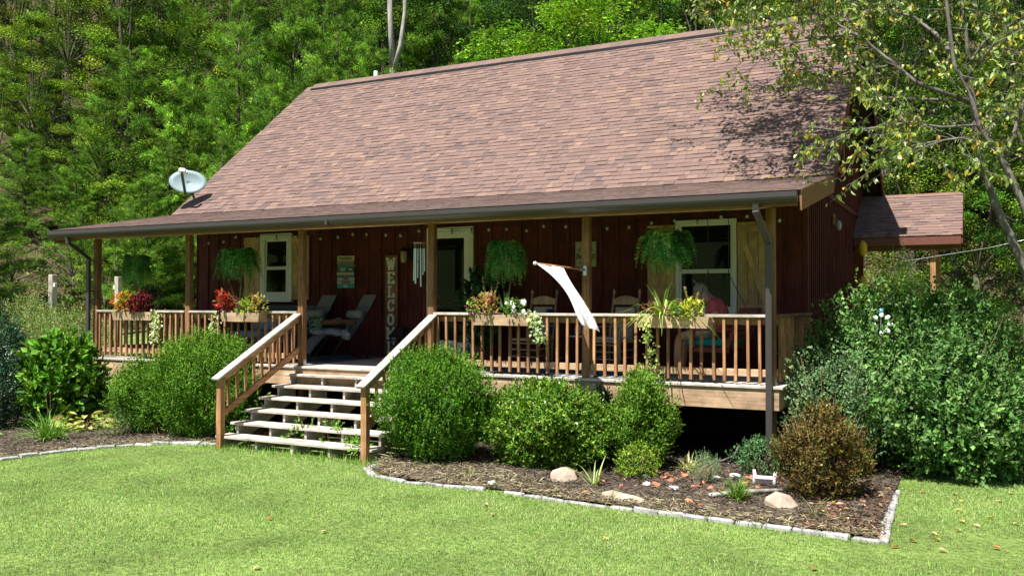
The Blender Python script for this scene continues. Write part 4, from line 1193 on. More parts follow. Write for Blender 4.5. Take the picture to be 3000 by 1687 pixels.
    for path, r0 in br:
        pts = [Vector(p) - o for p in path]
        W.tube(pts, taper(path, r0, .007), 7)
        L = sum((b - a).length for a, b in zip(pts[:-1], pts[1:]))
        for i in range(int(L * (5.0 if (path, r0) in high else 3.4)) + 2):
            f = r_.uniform(.18, 1) * (len(pts) - 1); k = min(int(f), len(pts) - 2)
            p = pts[k].lerp(pts[k + 1], f - k); d = (pts[k + 1] - pts[k]).normalized()
            s = Vector((r_.gauss(0, 1), r_.gauss(0, 1), r_.gauss(0, .7)))
            twig(p, (d * .7 + s * .55).normalized(), r_.uniform(.5, 1.05), 0)
    for path, r0, r1 in stems:
        pts = [Vector(p) - o for p in path]
        for i in range(14):
            f = r_.uniform(.4, 1) * (len(pts) - 1); k = min(int(f), len(pts) - 2)
            p = pts[k].lerp(pts[k + 1], f - k)
            twig(p, Vector((r_.gauss(.1, 1), r_.gauss(0, 1), r_.gauss(.2, .4))).normalized(), r_.uniform(.5, 1.2), 0)
    local('trunk', W.mesh('birch_trunk', M['bark'], True), t)
    local('twigs', TW.mesh('birch_twigs', M['bark'], True), t)
    P = np.array([tuple(p) for p in lp]); T = np.array([tuple(p) for p in lt]); n = len(P)
    N = unit(rg.normal(0, 1, (n, 3)) + np.array([0, -.5, .35]))
    C = pick(rg, [((.19, .25, .055), 4), ((.12, .19, .03), 2), ((.40, .45, .24), 1.2), ((.40, .35, .05), .8), ((.45, .26, .04), .3)], n, .15)
    L = rg.uniform(.05, .095, n)
    V, F, C = leaf_arrays(P, T, N, L, L * .58, C, True)
    local('leaves', npmesh('birch_leaves', V, F, M['leaf'], C), t)
    print('birch leaves', n)
front_tree()

# ================================================================ things on the porch
def shape(name, mb, mat, parent, smooth=False):
    return local(name, mb.mesh(name, mat, smooth), parent)

# ---- hanging ferns
def fern_meshes(seed, n, arch, R_, drop):
    # each frond rises, arches over and hangs at the tip
    rg = np.random.default_rng(seed); parts = []
    pal = [((.19, .43, .13), 4), ((.12, .32, .09), 3), ((.26, .52, .16), 1.5), ((.42, .60, .20), .4)]
    for i in range(n):
        a = rg.uniform(0, 2 * np.pi); L = R_ * rg.uniform(.45, 1.2); lift = rg.uniform(.05, 1.0) * arch
        m = 34; t = np.linspace(.08, 1, m)
        h = np.array([math.cos(a), math.sin(a), 0]); s = np.array([-math.sin(a), math.cos(a), 0])
        x = L * np.sin(t * 1.35) / np.sin(1.35); z = lift * np.sin(t * 2.2) - drop * rg.uniform(.6, 1.15) * t ** 2.4
        c = h * x[:, None] + UPV * z[:, None] + s * (rg.normal(0, .05) * t ** 2)[:, None]
        w = .085 * (1 - t) ** .6 + .02
        col = pick(rg, pal, 1, .15)
        for sg in (-1, 1):
            T = s * sg + h * .35 + UPV * -.15 + rg.normal(0, .15, (m, 3))
            parts.append(leaf_arrays(c, T, np.tile(UPV + h * .4, (m, 1)) + rg.normal(0, .3, (m, 3)), w, np.full(m, .032), np.repeat(col, m, 0) * np.exp(rg.normal(0, .12, (m, 1)))))
    V, F, C = join_arrays(parts)
    return npmesh('fern_fronds', V, F, M['leaf'], C)
fernA = fern_meshes(1, 110, .34, .37, .36); fernB = fern_meshes(2, 110, .28, .29, .46)
mb = MB(); mb.lathe([(.09, -.17), (.125, -.08), (.14, .0), (.13, .0), (.12, -.05)], (0, 0, 0), 14); pot_mesh = mb.mesh('basket', M['dark_z'], True)
mb = MB()
for k in range(3):
    a = k * 2.09 + .4; mb.tube([(.13 * math.cos(a), .13 * math.sin(a), -.02), (0, 0, .40)], .0025, 4)
mb.tube([(0, 0, .40), (0, 0, .62)], .003, 4); hang_mesh = mb.mesh('hanger', M['chain'])
for (x, z, me, lab) in ((.53, 1.70, fernB, 'hanging fern against the woods, leftmost on the porch'), (3.08, 1.70, fernA, 'hanging fern in front of the small window and its shutter'), (8.29, 1.72, fernB, 'round dense hanging fern right of the door'), (10.72, 1.74, fernA, 'hanging fern overlapping the large window')):
    t = thing('hanging_fern', lab, 'fern', (x, .45, z), 'hanging ferns along the porch', rt.uniform(0, 6))
    local('fronds', me, t); local('basket', pot_mesh, t); local('hanger', hang_mesh, t)

# ---- planter boxes on the railing and what grows in them
def planter(x0, x1, label):
    t = thing('planter_box', label, 'planter box', ((x0 + x1) / 2, -.18, .69), 'planter boxes hung on the railing')
    h = .145; zc = .69 + h / 2
    mb = MB(); mb.add([(x0 + .03, -.272, .69), (x1 - .03, -.272, .69), (x1, -.285, .69 + h), (x0, -.285, .69 + h), (x0 + .03, -.252, .69), (x1 - .03, -.252, .69), (x1, -.265, .69 + h), (x0, -.265, .69 + h)], [(0, 1, 2, 3), (7, 6, 5, 4), (3, 2, 6, 7), (0, 4, 5, 1), (0, 3, 7, 4), (1, 5, 6, 2)]); mb.build('front_board', M['pale_x'], t)
    mb = MB(); mb.box(((x0 + x1) / 2, -.095, zc), (x1 - x0 - .01, .018, h), .003); mb.build('back_board', M['pale_x'], t)
    for xx in (x0 + .022, x1 - .022):
        mb = MB(); mb.box((xx, -.178, zc - .002), (.018, .146, h - .006), .002); mb.build('end_board', M['pale_y'], t)
    mb = MB(); mb.box(((x0 + x1) / 2, -.178, .70), (x1 - x0 - .10, .14, .014)); mb.build('bottom_board', M['pale_x'], t)
    mb = MB(); mb.box(((x0 + x1) / 2, -.178, .795), (x1 - x0 - .08, .14, .02)); mb.build('soil', M['soil'], t)
planter(.80, 1.78, 'planter box with orange and burgundy plants at the left end of the railing')
planter(3.40, 4.24, 'planter box just left of the steps')
planter(8.14, 9.09, 'planter box with white flowers right of the door')
planter(10.55, 11.49, 'planter box below the large window')
def posy(name, label, loc, rx, ry, h, n, leaf, asp, palette, seed, per=4, up=.5, mat='petal', cat='flower'):
    rg = np.random.default_rng(seed)
    P, N = shell_points(rg, n, rx, ry, h, .3, .1, ph=seed)
    V, F, C = shoot_foliage(rg, P, unit(N * (1 - up) + UPV * up), per, leaf * 1.1, leaf * .85, asp, palette, .9, True)
    C = C * .70 + .05 * C.mean(1, keepdims=True)
    t = thing(name, label, cat, loc); local('foliage', npmesh(name, V, F, M[mat], C), t)
    mb = MB()
    for i in range(6): mb.tube([(0, 0, -.04), tuple(P[i] * .7)], .004, 4)
    local('stem', mb.mesh('stem', M['stem']), t)
    return t
def trail(name, label, pts, n, leaf, palette, seed, fat=.05):
    rg = np.random.default_rng(seed); p = np.array(pts, float)
    k = rg.uniform(0, len(p) - 1.001, n); i = k.astype(int); f = (k - i)[:, None]
    P = p[i] * (1 - f) + p[i + 1] * f + rg.normal(0, 1, (n, 3)) * fat * np.array([1, .5, .8])
    T = rg.normal(0, .6, (n, 3)) + np.array([0, -.2, -.7]); N = unit(rg.normal(0, .4, (n, 3)) + np.array([0, -.8, .5]))
    L = leaf * rg.uniform(.6, 1.2, n)
    o = np.array(pts[0])
    V, F, C = leaf_arrays(P - o, T, N, L, L * .8, pick(rg, palette, n), True)
    t = thing(name, label, 'vine', tuple(o)); local('foliage', npmesh(name, V, F, M['petal'], C), t)
    mb = MB(); mb.tube([tuple(q - o) for q in p], .003, 4); local('vine_stem', mb.mesh('vine_stem', M['stem']), t)
def spikes(name, label, loc, n, length, width, lean, palette, seed, droop=.4):
    blade_plant(name, label, loc, n, length, width, lean, .012, palette, seed, droop=droop)
def flower_spike(name, label, loc, specs, col, seed):
    rg = np.random.default_rng(seed); t = thing(name, label, 'flower', loc); parts = []; mb = MB()
    for dx, dy, h in specs:
        mb.tube([(0, 0, 0), (dx, dy, h)], [.004, .0025], 5)
        m = 70; k = rg.uniform(.45, 1, m); P = np.stack([dx * k, dy * k, h * k], 1) + rg.normal(0, .006, (m, 3))
        parts.append(leaf_arrays(P, rg.normal(0, 1, (m, 3)) + np.array([0, 0, .3]), rg.normal(0, 1, (m, 3)), np.full(m, .018), np.full(m, .012), pick(rg, [(col, 1)], m)))
    V, F, C = join_arrays(parts); local('blossom', npmesh(name, V, F, M['petal'], C), t); local('stem', mb.mesh('stem', M['stem']), t)
LIME = [((.42, .52, .06), 3), ((.30, .43, .04), 2), ((.55, .60, .14), 1)]
ZB = .80
posy('coleus', 'orange and lime coleus in the leftmost planter', (1.06, -.2, ZB), .24, .13, .30, 120, .075, .62, [((.75, .20, .045), 3), ((.62, .50, .06), 3), ((.36, .45, .05), 2), ((.70, .12, .05), 1)], 301)
posy('heuchera', 'deep burgundy foliage plant in the leftmost planter', (1.47, -.22, ZB - .03), .18, .13, .30, 110, .085, .60, [((.14, .012, .035), 3), ((.24, .02, .055), 2), ((.07, .008, .02), 1)], 302)
trail('ivy', 'cream variegated ivy spilling from the leftmost planter', [(1.84, -.25, .84), (1.92, -.28, .70), (1.90, -.29, .50), (1.92, -.29, .28)], 150, .05, [((.60, .64, .42), 3), ((.34, .42, .20), 2)], 303, .06)
flower_spike('salvia', 'dry pale flower stalks behind the orange coleus', (.92, -.18, ZB), [(-.10, 0, .24), (-.04, .02, .30), (-.16, 0, .18)], (.40, .34, .14), 304)
posy('coleus', 'red-orange coleus at the left of the second planter', (3.42, -.2, ZB + .02), .16, .12, .30, 60, .085, .7, [((.55, .06, .035), 3), ((.42, .02, .06), 2), ((.60, .25, .08), 1)], 305)
spikes('dracaena', 'spiky green dracaena in the planter left of the steps', (3.72, -.18, ZB), 22, .62, .022, .95, [((.14, .22, .05), 3), ((.26, .30, .10), 1)], 306, .25)
posy('coleus', 'lime coleus at the middle of the second planter', (3.92, -.21, ZB), .15, .12, .18, 60, .06, .65, LIME, 307)
posy('coleus', 'yellow and brown coleus at the right end of the second planter', (4.15, -.20, ZB), .12, .12, .26, 46, .065, .65, [((.48, .42, .10), 2), ((.28, .13, .04), 2), ((.60, .50, .16), 1)], 308)
trail('ivy', 'pale trailing vine at the left end of the second planter', [(3.36, -.25, .84), (3.28, -.29, .74), (3.26, -.30, .60), (3.28, -.30, .48)], 90, .04, [((.58, .62, .42), 3), ((.34, .44, .22), 2)], 309, .05)
posy('petunia', 'single magenta petunia in the second planter', (3.80, -.26, ZB + .10), .05, .04, .08, 14, .05, .8, [((.50, .02, .30), 1)], 310)
posy('coleus', 'pink-edged lime coleus at the left of the white flowers', (8.35, -.22, ZB), .21, .14, .28, 110, .055, .6, [((.60, .34, .20), 3), ((.52, .50, .14), 2), ((.48, .10, .09), 1.3), ((.30, .36, .08), 1)], 311)
posy('petunia', 'magenta petunias at the left end of the third planter', (8.14, -.22, ZB - .02), .09, .10, .24, 40, .05, .8, [((.52, .03, .34), 2), ((.28, .42, .06), 3)], 312)
flower_spike('salvia', 'three cream flower spikes above the third planter', (8.34, -.16, ZB), [(-.10, .02, .56), (.06, 0, .42), (.16, 0, .50)], (.62, .58, .26), 313)
spikes('dracaena', 'spiky dark green dracaena above the white flowers', (8.62, -.16, ZB), 14, .58, .030, .55, [((.10, .18, .05), 3), ((.17, .25, .08), 1)], 314, .2)
posy('impatiens', 'white impatiens flowers in the third planter', (8.80, -.24, ZB), .19, .12, .20, 60, .045, .8, [((.20, .34, .06), 2), ((.13, .25, .04), 2)], 315, up=.4)
rg_ = np.random.default_rng(316); mb = MB()
for i in range(15):
    c = Vector((8.80 + rg_.uniform(-.2, .2), -.30 + rg_.uniform(-.05, .10), ZB + .07 + rg_.uniform(0, .15)))
    for k in range(5):
        a = k * 1.257; d = Vector((math.cos(a), -.25, math.sin(a))).normalized()
        mb.blob(c + d * .018 - Vector((8.8, -.24, ZB)), (.016, .008, .016), 6, 3)
bl = [o for o in bpy.data.objects if o.name.startswith('impatiens') and o.parent is None][0]
M['white_petal'] = plain('white_petal', (.80, .80, .78), .6)
local('blossom', mb.mesh('blossom', M['white_petal'], True), bl)
trail('ivy', 'variegated ivy trailing from the right end of the third planter', [(9.0, -.24, .86), (9.14, -.27, .80), (9.18, -.29, .62), (9.24, -.30, .50)], 130, .05, [((.58, .66, .48), 3), ((.30, .44, .20), 2)], 317, .055)
spikes('ribbon_grass', 'green and yellow ribbon grass in the planter below the large window', (10.88, -.19, ZB), 64, .60, .024, 1.15, [((.42, .48, .12), 2), ((.22, .33, .06), 2), ((.55, .58, .26), 1)], 318, .9)
posy('coleus', 'bright yellow-lime coleus in front of the seated person', (11.26, -.23, ZB), .13, .11, .17, 70, .058, .62, [((.62, .62, .08), 3), ((.46, .52, .05), 2), ((.72, .70, .22), 1)], 319)
flower_spike('salvia', 'tan flower spikes above the yellow coleus', (11.26, -.20, ZB + .06), [(-.10, 0, .34), (.06, .02, .26), (.12, 0, .18), (-.02, .02, .22)], (.46, .38, .14), 320)
posy('petunia', 'pink and green petunia left of the yellow coleus', (11.08, -.24, ZB), .11, .11, .18, 50, .05, .75, [((.24, .38, .06), 4), ((.48, .05, .28), 1)], 321)
posy('coleus', 'small dark red coleus at the left of the fourth planter', (10.72, -.2, ZB), .06, .06, .16, 18, .055, .65, [((.30, .06, .05), 2), ((.22, .10, .05), 1)], 322)
trail('creeping_jenny', 'long lime vine hanging from the left of the fourth planter', [(10.60, -.25, .86), (10.66, -.29, .72), (10.72, -.30, .50), (10.76, -.30, .30), (10.80, -.29, .12)], 170, .042, [((.46, .56, .20), 3), ((.28, .40, .10), 2)], 323, .05)

# ---- wall signs
def letters(word, w, h, t, step, down=True):
    """slab-serif capitals built from strokes, one under the other"""
    S = {'W': [((-.5, .5), (-.25, -.5)), ((-.25, -.5), (0, .35)), ((0, .35), (.25, -.5)), ((.25, -.5), (.5, .5)), ((-.62, .5), (-.36, .5)), ((.36, .5), (.62, .5))],
         'E': [((-.28, -.5), (-.28, .5)), ((-.45, .46), (.42, .46)), ((-.28, 0), (.22, 0)), ((-.45, -.46), (.42, -.46)), ((.42, .5), (.42, .28)), ((.42, -.5), (.42, -.28))],
         'L': [((-.22, -.5), (-.22, .5)), ((-.42, .46), (.0, .46)), ((-.42, -.46), (.42, -.46)), ((.42, -.5), (.42, -.2))],
         'C': [((.38, .22), (.22, .46)), ((.22, .46), (-.12, .46)), ((-.12, .46), (-.34, .2)), ((-.34, .2), (-.34, -.2)), ((-.34, -.2), (-.12, -.46)), ((-.12, -.46), (.22, -.46)), ((.22, -.46), (.38, -.22)), ((.38, .5), (.38, .2))],
         'O': [((-.12, .46), (-.36, .2)), ((-.36, .2), (-.36, -.2)), ((-.36, -.2), (-.12, -.46)), ((-.12, -.46), (.12, -.46)), ((.12, -.46), (.36, -.2)), ((.36, -.2), (.36, .2)), ((.36, .2), (.12, .46)), ((.12, .46), (-.12, .46))],
         'M': [((-.42, -.5), (-.42, .5)), ((.42, -.5), (.42, .5)), ((-.42, .5), (0, -.25)), ((0, -.25), (.42, .5)), ((-.58, -.48), (-.26, -.48)), ((.26, -.48), (.58, -.48)), ((-.58, .48), (-.40, .48)), ((.40, .48), (.58, .48))]}
    out = []
    for i, ch in enumerate(word):
        mb = MB()
        for (a, b) in S[ch]:
            p = Vector((a[0] * w, 0, a[1] * h - i * step)); q = Vector((b[0] * w, 0, b[1] * h - i * step))
            vert = abs(a[0] - b[0]) * w < abs(a[1] - b[1]) * h
            d = (q - p).normalized() * t * .3
            mb.bar(p - d, q + d, t * (1.25 if vert else .75), .008 + .0004 * len(mb.f), up=(0, -1, 0))
        out.append(mb)
    return out
t = thing('welcome_sign', 'tall narrow brown board reading WELCOME in white capitals', 'sign', (4.91, YW - .03, .02))
mb = MB(); mb.box((4.915, YW - .045, .94), (.275, .03, 1.84), .004); mb.build('board', M['dark_z'], t)
M['letter'] = plain('white_letter_paint', (.62, .66, .66), .6)
for i, mb in enumerate(letters('WELCOME', .15, .20, .036, .253)):
    o = mb.build('letter', M['letter'], t, loc=(4.915, YW - .066, 1.70))

def text(body, size, loc, parent, mat, sx=1.0, align='CENTER'):
    c = bpy.data.curves.new('lettering', 'FONT'); c.body = body; c.size = size; c.align_x = align; c.align_y = 'CENTER'; c.extrude = .001; c.offset = .002
    tmp = bpy.data.objects.new('tmp', c); COL.objects.link(tmp)
    dg = bpy.context.evaluated_depsgraph_get()
    me = bpy.data.meshes.new_from_object(tmp.evaluated_get(dg))
    bpy.data.objects.remove(tmp)
    me.materials.clear(); me.materials.append(mat)
    o = place('lettering', me, parent, loc, (R(90), 0, 0)); o.scale = (sx, 1, 1)
    return o
M['ink'] = plain('dark_ink', (.03, .028, .02), .7)
t = thing('porch_rules_sign', 'hanging sign of painted slats headed Porch Rules', 'sign', (3.87, YW - .03, 1.09))
z = 1.875; rows = [(.105, (.50, .47, .33), 'Porch Rules', .075, 'ink', 0), (.06, (.30, .22, .17), '', 0, None, -.012), (.052, (.10, .27, .24), '', 0, None, .01), (.092, (.06, .12, .12), 'VISIT', .085, 'letter', -.005), (.06, (.42, .44, .34), '', 0, None, -.01), (.04, (.17, .16, .20), '', 0, None, -.004), (.062, (.46, .45, .42), 'LAUGH', .055, 'ink', 0), (.065, (.46, .45, .42), 'TOGETHER', .055, 'ink', -.004), (.075, (.07, .30, .38), 'Enjoy', .055, 'letter', .005)]
M['slat'] = M['col']
for h, c, wd, sz, ink, dx in rows:
    mb = MB(); mb.cur = c; mb.box((3.87 + dx, YW - .035, z - h / 2), (.40, .014, h - .006), .003); s_ = mb.build('slat', M['col'], t)
    if wd: text(wd, sz, (3.87 + dx + (-.06 if wd == 'VISIT' else 0), YW - .0445, z - h / 2), s_, M[ink], .8)
    if wd == 'VISIT': text('WITH', .04, (3.98, YW - .0445, z - h / 2), s_, M[ink], .8)
    z -= h
mb = MB(); mb.tube([(3.72, YW - .035, 1.87), (3.87, YW - .035, 2.02), (4.02, YW - .035, 1.87)], .002, 4); mb.build('hanging_wire', M['chain'], t)
t = thing('family_sign', 'pale square wall sign partly hidden by a porch post', 'sign', (8.74, YW - .03, 1.57))
mb = MB(); mb.cur = (.38, .38, .26); mb.box((8.743, YW - .035, 1.787), (.365, .02, .41), .004); mb.build('board', M['col'], t)
text('Be', .13, (8.63, YW - .047, 1.75), t, M['ink'], .8); text('tt', .13, (8.885, YW - .047, 1.76), t, M['ink'], .8)
mb = MB()
for (px, pz, a, l) in ((8.64, 1.86, 1.1, .10), (8.845, 1.87, 2.1, .10), (8.845, 1.69, 1.2, .11), (8.645, 1.645, .1, .05), (8.72, 1.63, -.3, .06), (8.70, 1.91, .6, .07), (8.79, 1.92, 2.6, .07)):
    d = Vector((math.cos(a), 0, math.sin(a))) * l / 2; n_ = Vector((-math.sin(a), 0, math.cos(a))) * .014; c = Vector((px, YW - .0465, pz))
    mb.add([c - d, c - n_, c + d, c + n_], [(0, 1, 2, 3)])
mb.build('wreath_print', M['ink'], t)

# ---- lamps, lights, chimes
t = thing('wall_lantern', 'black wall lantern with amber glass beside the WELCOME sign', 'lantern', (5.27, YW - .02, 1.68))
mb = MB(); mb.box((5.30, YW - .03, 1.86), (.10, .03, .16), .006); mb.bar((5.30, YW - .04, 1.92), (5.26, YW - .14, 1.98), .02, .02, .003); mb.lathe([(.012, .0), (.07, -.05), (.075, -.06)], (5.25, YW - .14, 1.985), 10); mb.lathe([(.05, 0), (.055, .015)], (5.25, YW - .14, 1.70), 10); mb.build('frame', M['black'], t)
m_, n__, l__, b__ = nodes('amber_glass'); b__.inputs['Base Color'].default_value = (.36, .22, .12, 1); b__.inputs['Roughness'].default_value = .15
mb = MB(); mb.lathe([(.048, 0), (.06, .10), (.055, .20)], (5.25, YW - .14, 1.715), 8); mb.build('glass', m_, t)
t = thing('floor_lantern', 'large black metal lantern standing below the WELCOME sign', 'lantern', (5.32, 2.12, .01))
mb = MB(); mb.lathe([(.24, .40), (.20, .43), (.10, .55), (.04, .58)], (5.32, 2.12, .0), 4, Matrix.Rotation(R(45), 3, 'Z')); mb.build('lid', M['black'], t)
mb = MB()
for sx in (-.13, .13):
    for sy in (-.13, .13): mb.box((5.32 + sx, 2.12 + sy, .21), (.022, .022, .40))
mb.box((5.32, 2.12, .02), (.30, .30, .03)); mb.box((5.32, 2.12, .39), (.29, .29, .02))
mb.build('frame', M['black'], t)
mb = MB()
for k in range(5):
    for s in (-1, 1): mb.box((5.32 - .09 + .045 * k, 2.12 + s * .13, .21), (.006, .006, .36))
mb.build('bar', M['black'], t)
mb = MB(); mb.lathe([(.045, .035), (.045, .2), (.005, .22)], (5.32, 2.12, 0), 10); mb.build('candle', M['trim_cream'], t)
BU = [(.47, 2.2), (.88, 2.22), (1.21, 2.3), (1.75, 2.26), (2.27, 2.23), (2.8, 2.21), (3.36, 2.2), (3.77, 2.22), (4.12, 2.26), (4.43, 2.25), (4.86, 2.22), (5.18, 2.2), (5.58, 2.27), (6.26, 2.21), (6.66, 2.21), (7.0, 2.24), (7.34, 2.24), (7.72, 2.2), (8.04, 2.26), (8.44, 2.24), (8.8, 2.2), (9.16, 2.18), (9.53, 2.19), (9.9, 2.24), (10.27, 2.26), (10.63, 2.22), (10.99, 2.29), (11.38, 2.28), (11.85, 2.2)]
t = thing('string_lights', 'string of clear globe bulbs looped along the porch wall', 'string lights', (6, 2.3, 2.3))
mb = MB(); mb.tube([(x, 2.3, z + .075) for x, z in BU], .004, 4); mb.build('wire', M['black'], t)
mbb = MB(); mbb.blob((0, 0, 0), (.027, .027, .030), 8, 6); bulb = mbb.mesh('bulb', M['bulb'], True)
mbs = MB(); mbs.lathe([(.012, .026), (.013, .07)], (0, 0, 0), 8); sock = mbs.mesh('socket', M['black'])
for x, z in BU:
    o = place('bulb', bulb, t, (x, 2.3, z)); place('socket', sock, o, (x, 2.3, z))
t = thing('wind_chime', 'wind chime with pale blue tubes beside the door post', 'wind chime', (7.08, .02, 1.88))
mb = MB(); mb.lathe([(.09, 0), (.095, .008), (.09, .016)], (7.08, .02, 1.875), 14); mb.build('top_disc', M['pale_x'], t)
for k in range(6):
    a = k * 1.047 + .3; px, py = 7.08 + .075 * math.cos(a), .02 + .075 * math.sin(a); L = .34 + .045 * k
    mb = MB(); mb.tube([(px, py, 1.80), (px + .008 * math.cos(a), py, 1.80 - L)], .013, 8); mb.tube([(px, py, 1.875), (px, py, 1.80)], .0015, 4); mb.build('tube', M['steel'], t)
mb = MB(); mb.tube([(7.08, .02, 1.88), (7.08, .02, 2.03), (7.06, .02, 2.06), (7.09, .02, 2.11), (7.11, .02, 2.16)], .003, 5); mb.tube([(7.08, .02, 1.875), (7.08, .02, 1.45)], .0015, 4); mb.lathe([(.03, 0), (.03, .012)], (7.08, .02, 1.60), 10); mb.build('hook', M['chain'], t)
t = thing('wall_lamp', 'small weathered lamp with frosted globe on the right end wall', 'lamp', (12.23, 5.1, 2.2))
mb = MB(); mb.box((12.235, 5.1, 2.42), (.03, .16, .20), .005); mb.bar((12.25, 5.1, 2.44), (12.33, 5.1, 2.40), .03, .03, .004); mb.build('plate', M['dark_z'], t)
mb = MB(); mb.lathe([(.035, 2.24), (.05, 2.28), (.05, 2.36), (.03, 2.40)], (12.31, 5.1, 0), 10); mb.build('globe', plain('clouded_glass', (.30, .30, .28), .3), t, True)

# ---- flag on a short pole
t = thing('porch_flag', 'white printed garden flag blown sideways on a slanting pole', 'flag', (9.76, -.06, 1.45))
a_, b_ = Vector((9.76, -.07, 1.44)), Vector((9.45, -.95, 1.50))
mb = MB(); mb.tube([a_, b_], .013, 8); mb.build('pole', M['cedar_y'], t, True)
mb = MB(); mb.blob(b_, (.026, .026, .026), 10, 7); mb.build('finial', M['white'], t, True)
mb = MB(); mb.box((9.76, -.062, 1.43), (.05, .014, .13), .003); mb.tube([a_ + Vector((0, .02, 0)), a_.lerp(b_, .09)], .02, 8); mb.build('bracket', M['steel'], t)
nu, nv = 26, 60; V, F, C = [], [], []
rg_ = np.random.default_rng(71)
p0, p1 = b_.lerp(a_, .03), b_.lerp(a_, .55)
h0, h1 = Vector((10.10, -.98, .735)), Vector((10.36, -1.02, .655))
for j in range(nv + 1):
    s = j / nv
    for i in range(nu + 1):
        u = .5 + (i / nu - .5) * (1 - .38 * math.sin(math.pi * min(1, s * 1.15)))
        top = p0.lerp(p1, u); bot = h0.lerp(h1, u if True else 1 - u)
        q = top.lerp(bot, s)
        q = q + Vector((.05 * math.sin(math.pi * s) * (1 - .4 * u), -.03 * math.sin(math.pi * s), .045 * math.sin(math.pi * s) * (1 - .2 * s)))
        wv = (.012 + .045 * s) * math.sin(u * 11 + s * 3.0) + .012 * math.sin(u * 23 + s * 9)
        V.append(tuple(q + Vector((wv * .3, -wv, 0))))
        g = .94
        d = math.hypot((u - .5) * .7, (s - .80)); ring = abs(d - .10) < .022 or (abs(d - .19) < .015 and s > .78)
        if ring: g = .55
        if .08 < s < .62 and .12 < u < .88 and math.sin(u * 31 + 5 * math.sin(s * 17)) * math.sin(s * 47 + 3 * math.sin(u * 9)) > .86: g = .55
        if s > .965 or u < .03: g = .66
        C.append((g, g, g * 1.01))
F = [(j * (nu + 1) + i, j * (nu + 1) + i + 1, (j + 1) * (nu + 1) + i + 1, (j + 1) * (nu + 1) + i) for j in range(nv) for i in range(nu)]
M['flag'] = foliage('flag_cloth', .8, .25, .1)
M['flag'].node_tree.nodes['Mix'].inputs['B'].default_value = (1, 1, 1, 1)
place('cloth', npmesh('flag_cloth', np.array(V), np.array(F), M['flag'], np.array(C), True), t)

# ---- rugs
for (xa, xb, ya, yb, lab) in ((2.3, 4.85, .62, 2.2, 'faded blue outdoor rug under the recliner'), (7.5, 10.2, .25, 2.0, 'navy blue outdoor rug under the rocking chairs')):
    mb = MB(); mb.box(((xa + xb) / 2, (ya + yb) / 2, .006), (xb - xa, yb - ya, .012), .003)
    o = mb.build('rug', surf('blue_rug', (.045, .075, .12), (.12, .17, .23), 30, .95, .3)); tag(o, lab, 'rug')

# ---- rocking chairs
def rocking_chair(label, loc, rz, cushion):
    t = thing('rocking_chair', label, 'rocking chair', loc, 'rocking chairs on the porch', rz)
    wood_ = M['pale_z']; hw = .25
    for s in (-1, 1):
        mb = MB(); mb.tube([(s * hw, -.25, .06), (s * hw, -.25, .25), (s * hw, -.25, .62)], [.016, .024, .018], 8); mb.lathe([(.02, 0), (.028, .03), (.02, .06)], (s * hw, -.25, .35), 8); shape('leg', mb, wood_, t, True)
        mb = MB(); mb.tube([(s * hw * .9, .22, .06), (s * hw * .9, .22, .42), (s * hw * .92, .36, 1.14)], [.016, .021, .018], 8); mb.lathe([(.018, 0), (.026, .02), (.01, .06), (.004, .075)], (s * hw * .92, .363, 1.14), 8); shape('back_post', mb, wood_, t, True)
        mb = MB(); mb.tube([(s * hw, -.42, .09), (s * hw, -.2, .045), (s * hw * .95, .05, .03), (s * hw * .92, .3, .05), (s * hw * .9, .52, .12)], .018, 6); shape('rocker', mb, wood_, t, True)
        mb = MB(); mb.box((s * (hw + .01), -.0, .635), (.075, .58, .022), .006); shape('arm', mb, wood_, t)
        for z in (.17, .28):
            mb = MB(); mb.tube([(s * hw, -.25, z), (s * hw * .9, .22, z + .02)], .010, 6); shape('stretcher', mb, wood_, t)
    for z in (.16, .27, .37):
        mb = MB(); mb.tube([(-hw, -.25, z), (hw, -.25, z)], .012, 6); shape('stretcher', mb, wood_, t)
    mb = MB(); mb.box((0, -.02, .425), (.52, .50, .035), .008); shape('seat', mb, wood_, t)
    mb = MB(); n = 8
    top = [(-.23 + .46 * i / n, 1.05 + .055 * math.sin(math.pi * i / n)) for i in range(n + 1)]
    mb.prism([(-.23, .97), (.23, .97)] + top[::-1], 'y', .32, .342); shape('crest_rail', mb, wood_, t)
    mb = MB(); mb.cur = (.40, .36, .28); mb.add([(-.17, .20, .46), (.17, .20, .46), (.17, .31, .93), (-.17, .31, .93), (-.17, .25, .46), (.17, .25, .46), (.17, .36, .93), (-.17, .36, .93)], [(0, 1, 2, 3), (7, 6, 5, 4), (3, 2, 6, 7), (0, 4, 5, 1), (0, 3, 7, 4), (1, 5, 6, 2)]); shape('back_panel', mb, M['cloth'], t)
    if cushion:
        mb = MB(); mb.cur = cushion; mb.box((0, -.03, .465), (.44, .42, .05), .02); shape('seat_cushion', mb, M['cloth'], t)
    return t
rocking_chair('rocking chair left, behind the white flowers', (8.20, 1.55, 0), R(-6), None)
rocking_chair('rocking chair right, beyond the flag post', (9.56, 1.55, 0), R(-12), (.44, .40, .32))
mb = MB(); mb.cur = (.02, .09, .28); mb.box((8.42, 1.72, .70), (.06, .22, .40), .02); o = mb.build('folded_towel', M['cloth']); tag(o, 'blue towel over the side of the left rocking chair', 'towel')
t = thing('side_table', 'small dark metal table between the two rocking chairs', 'table', (8.92, 1.75, 0))
mb = MB(); mb.lathe([(.22, .47), (.225, .475), (.22, .49)], (8.92, 1.75, 0), 18); mb.build('table_top', M['steel'], t)
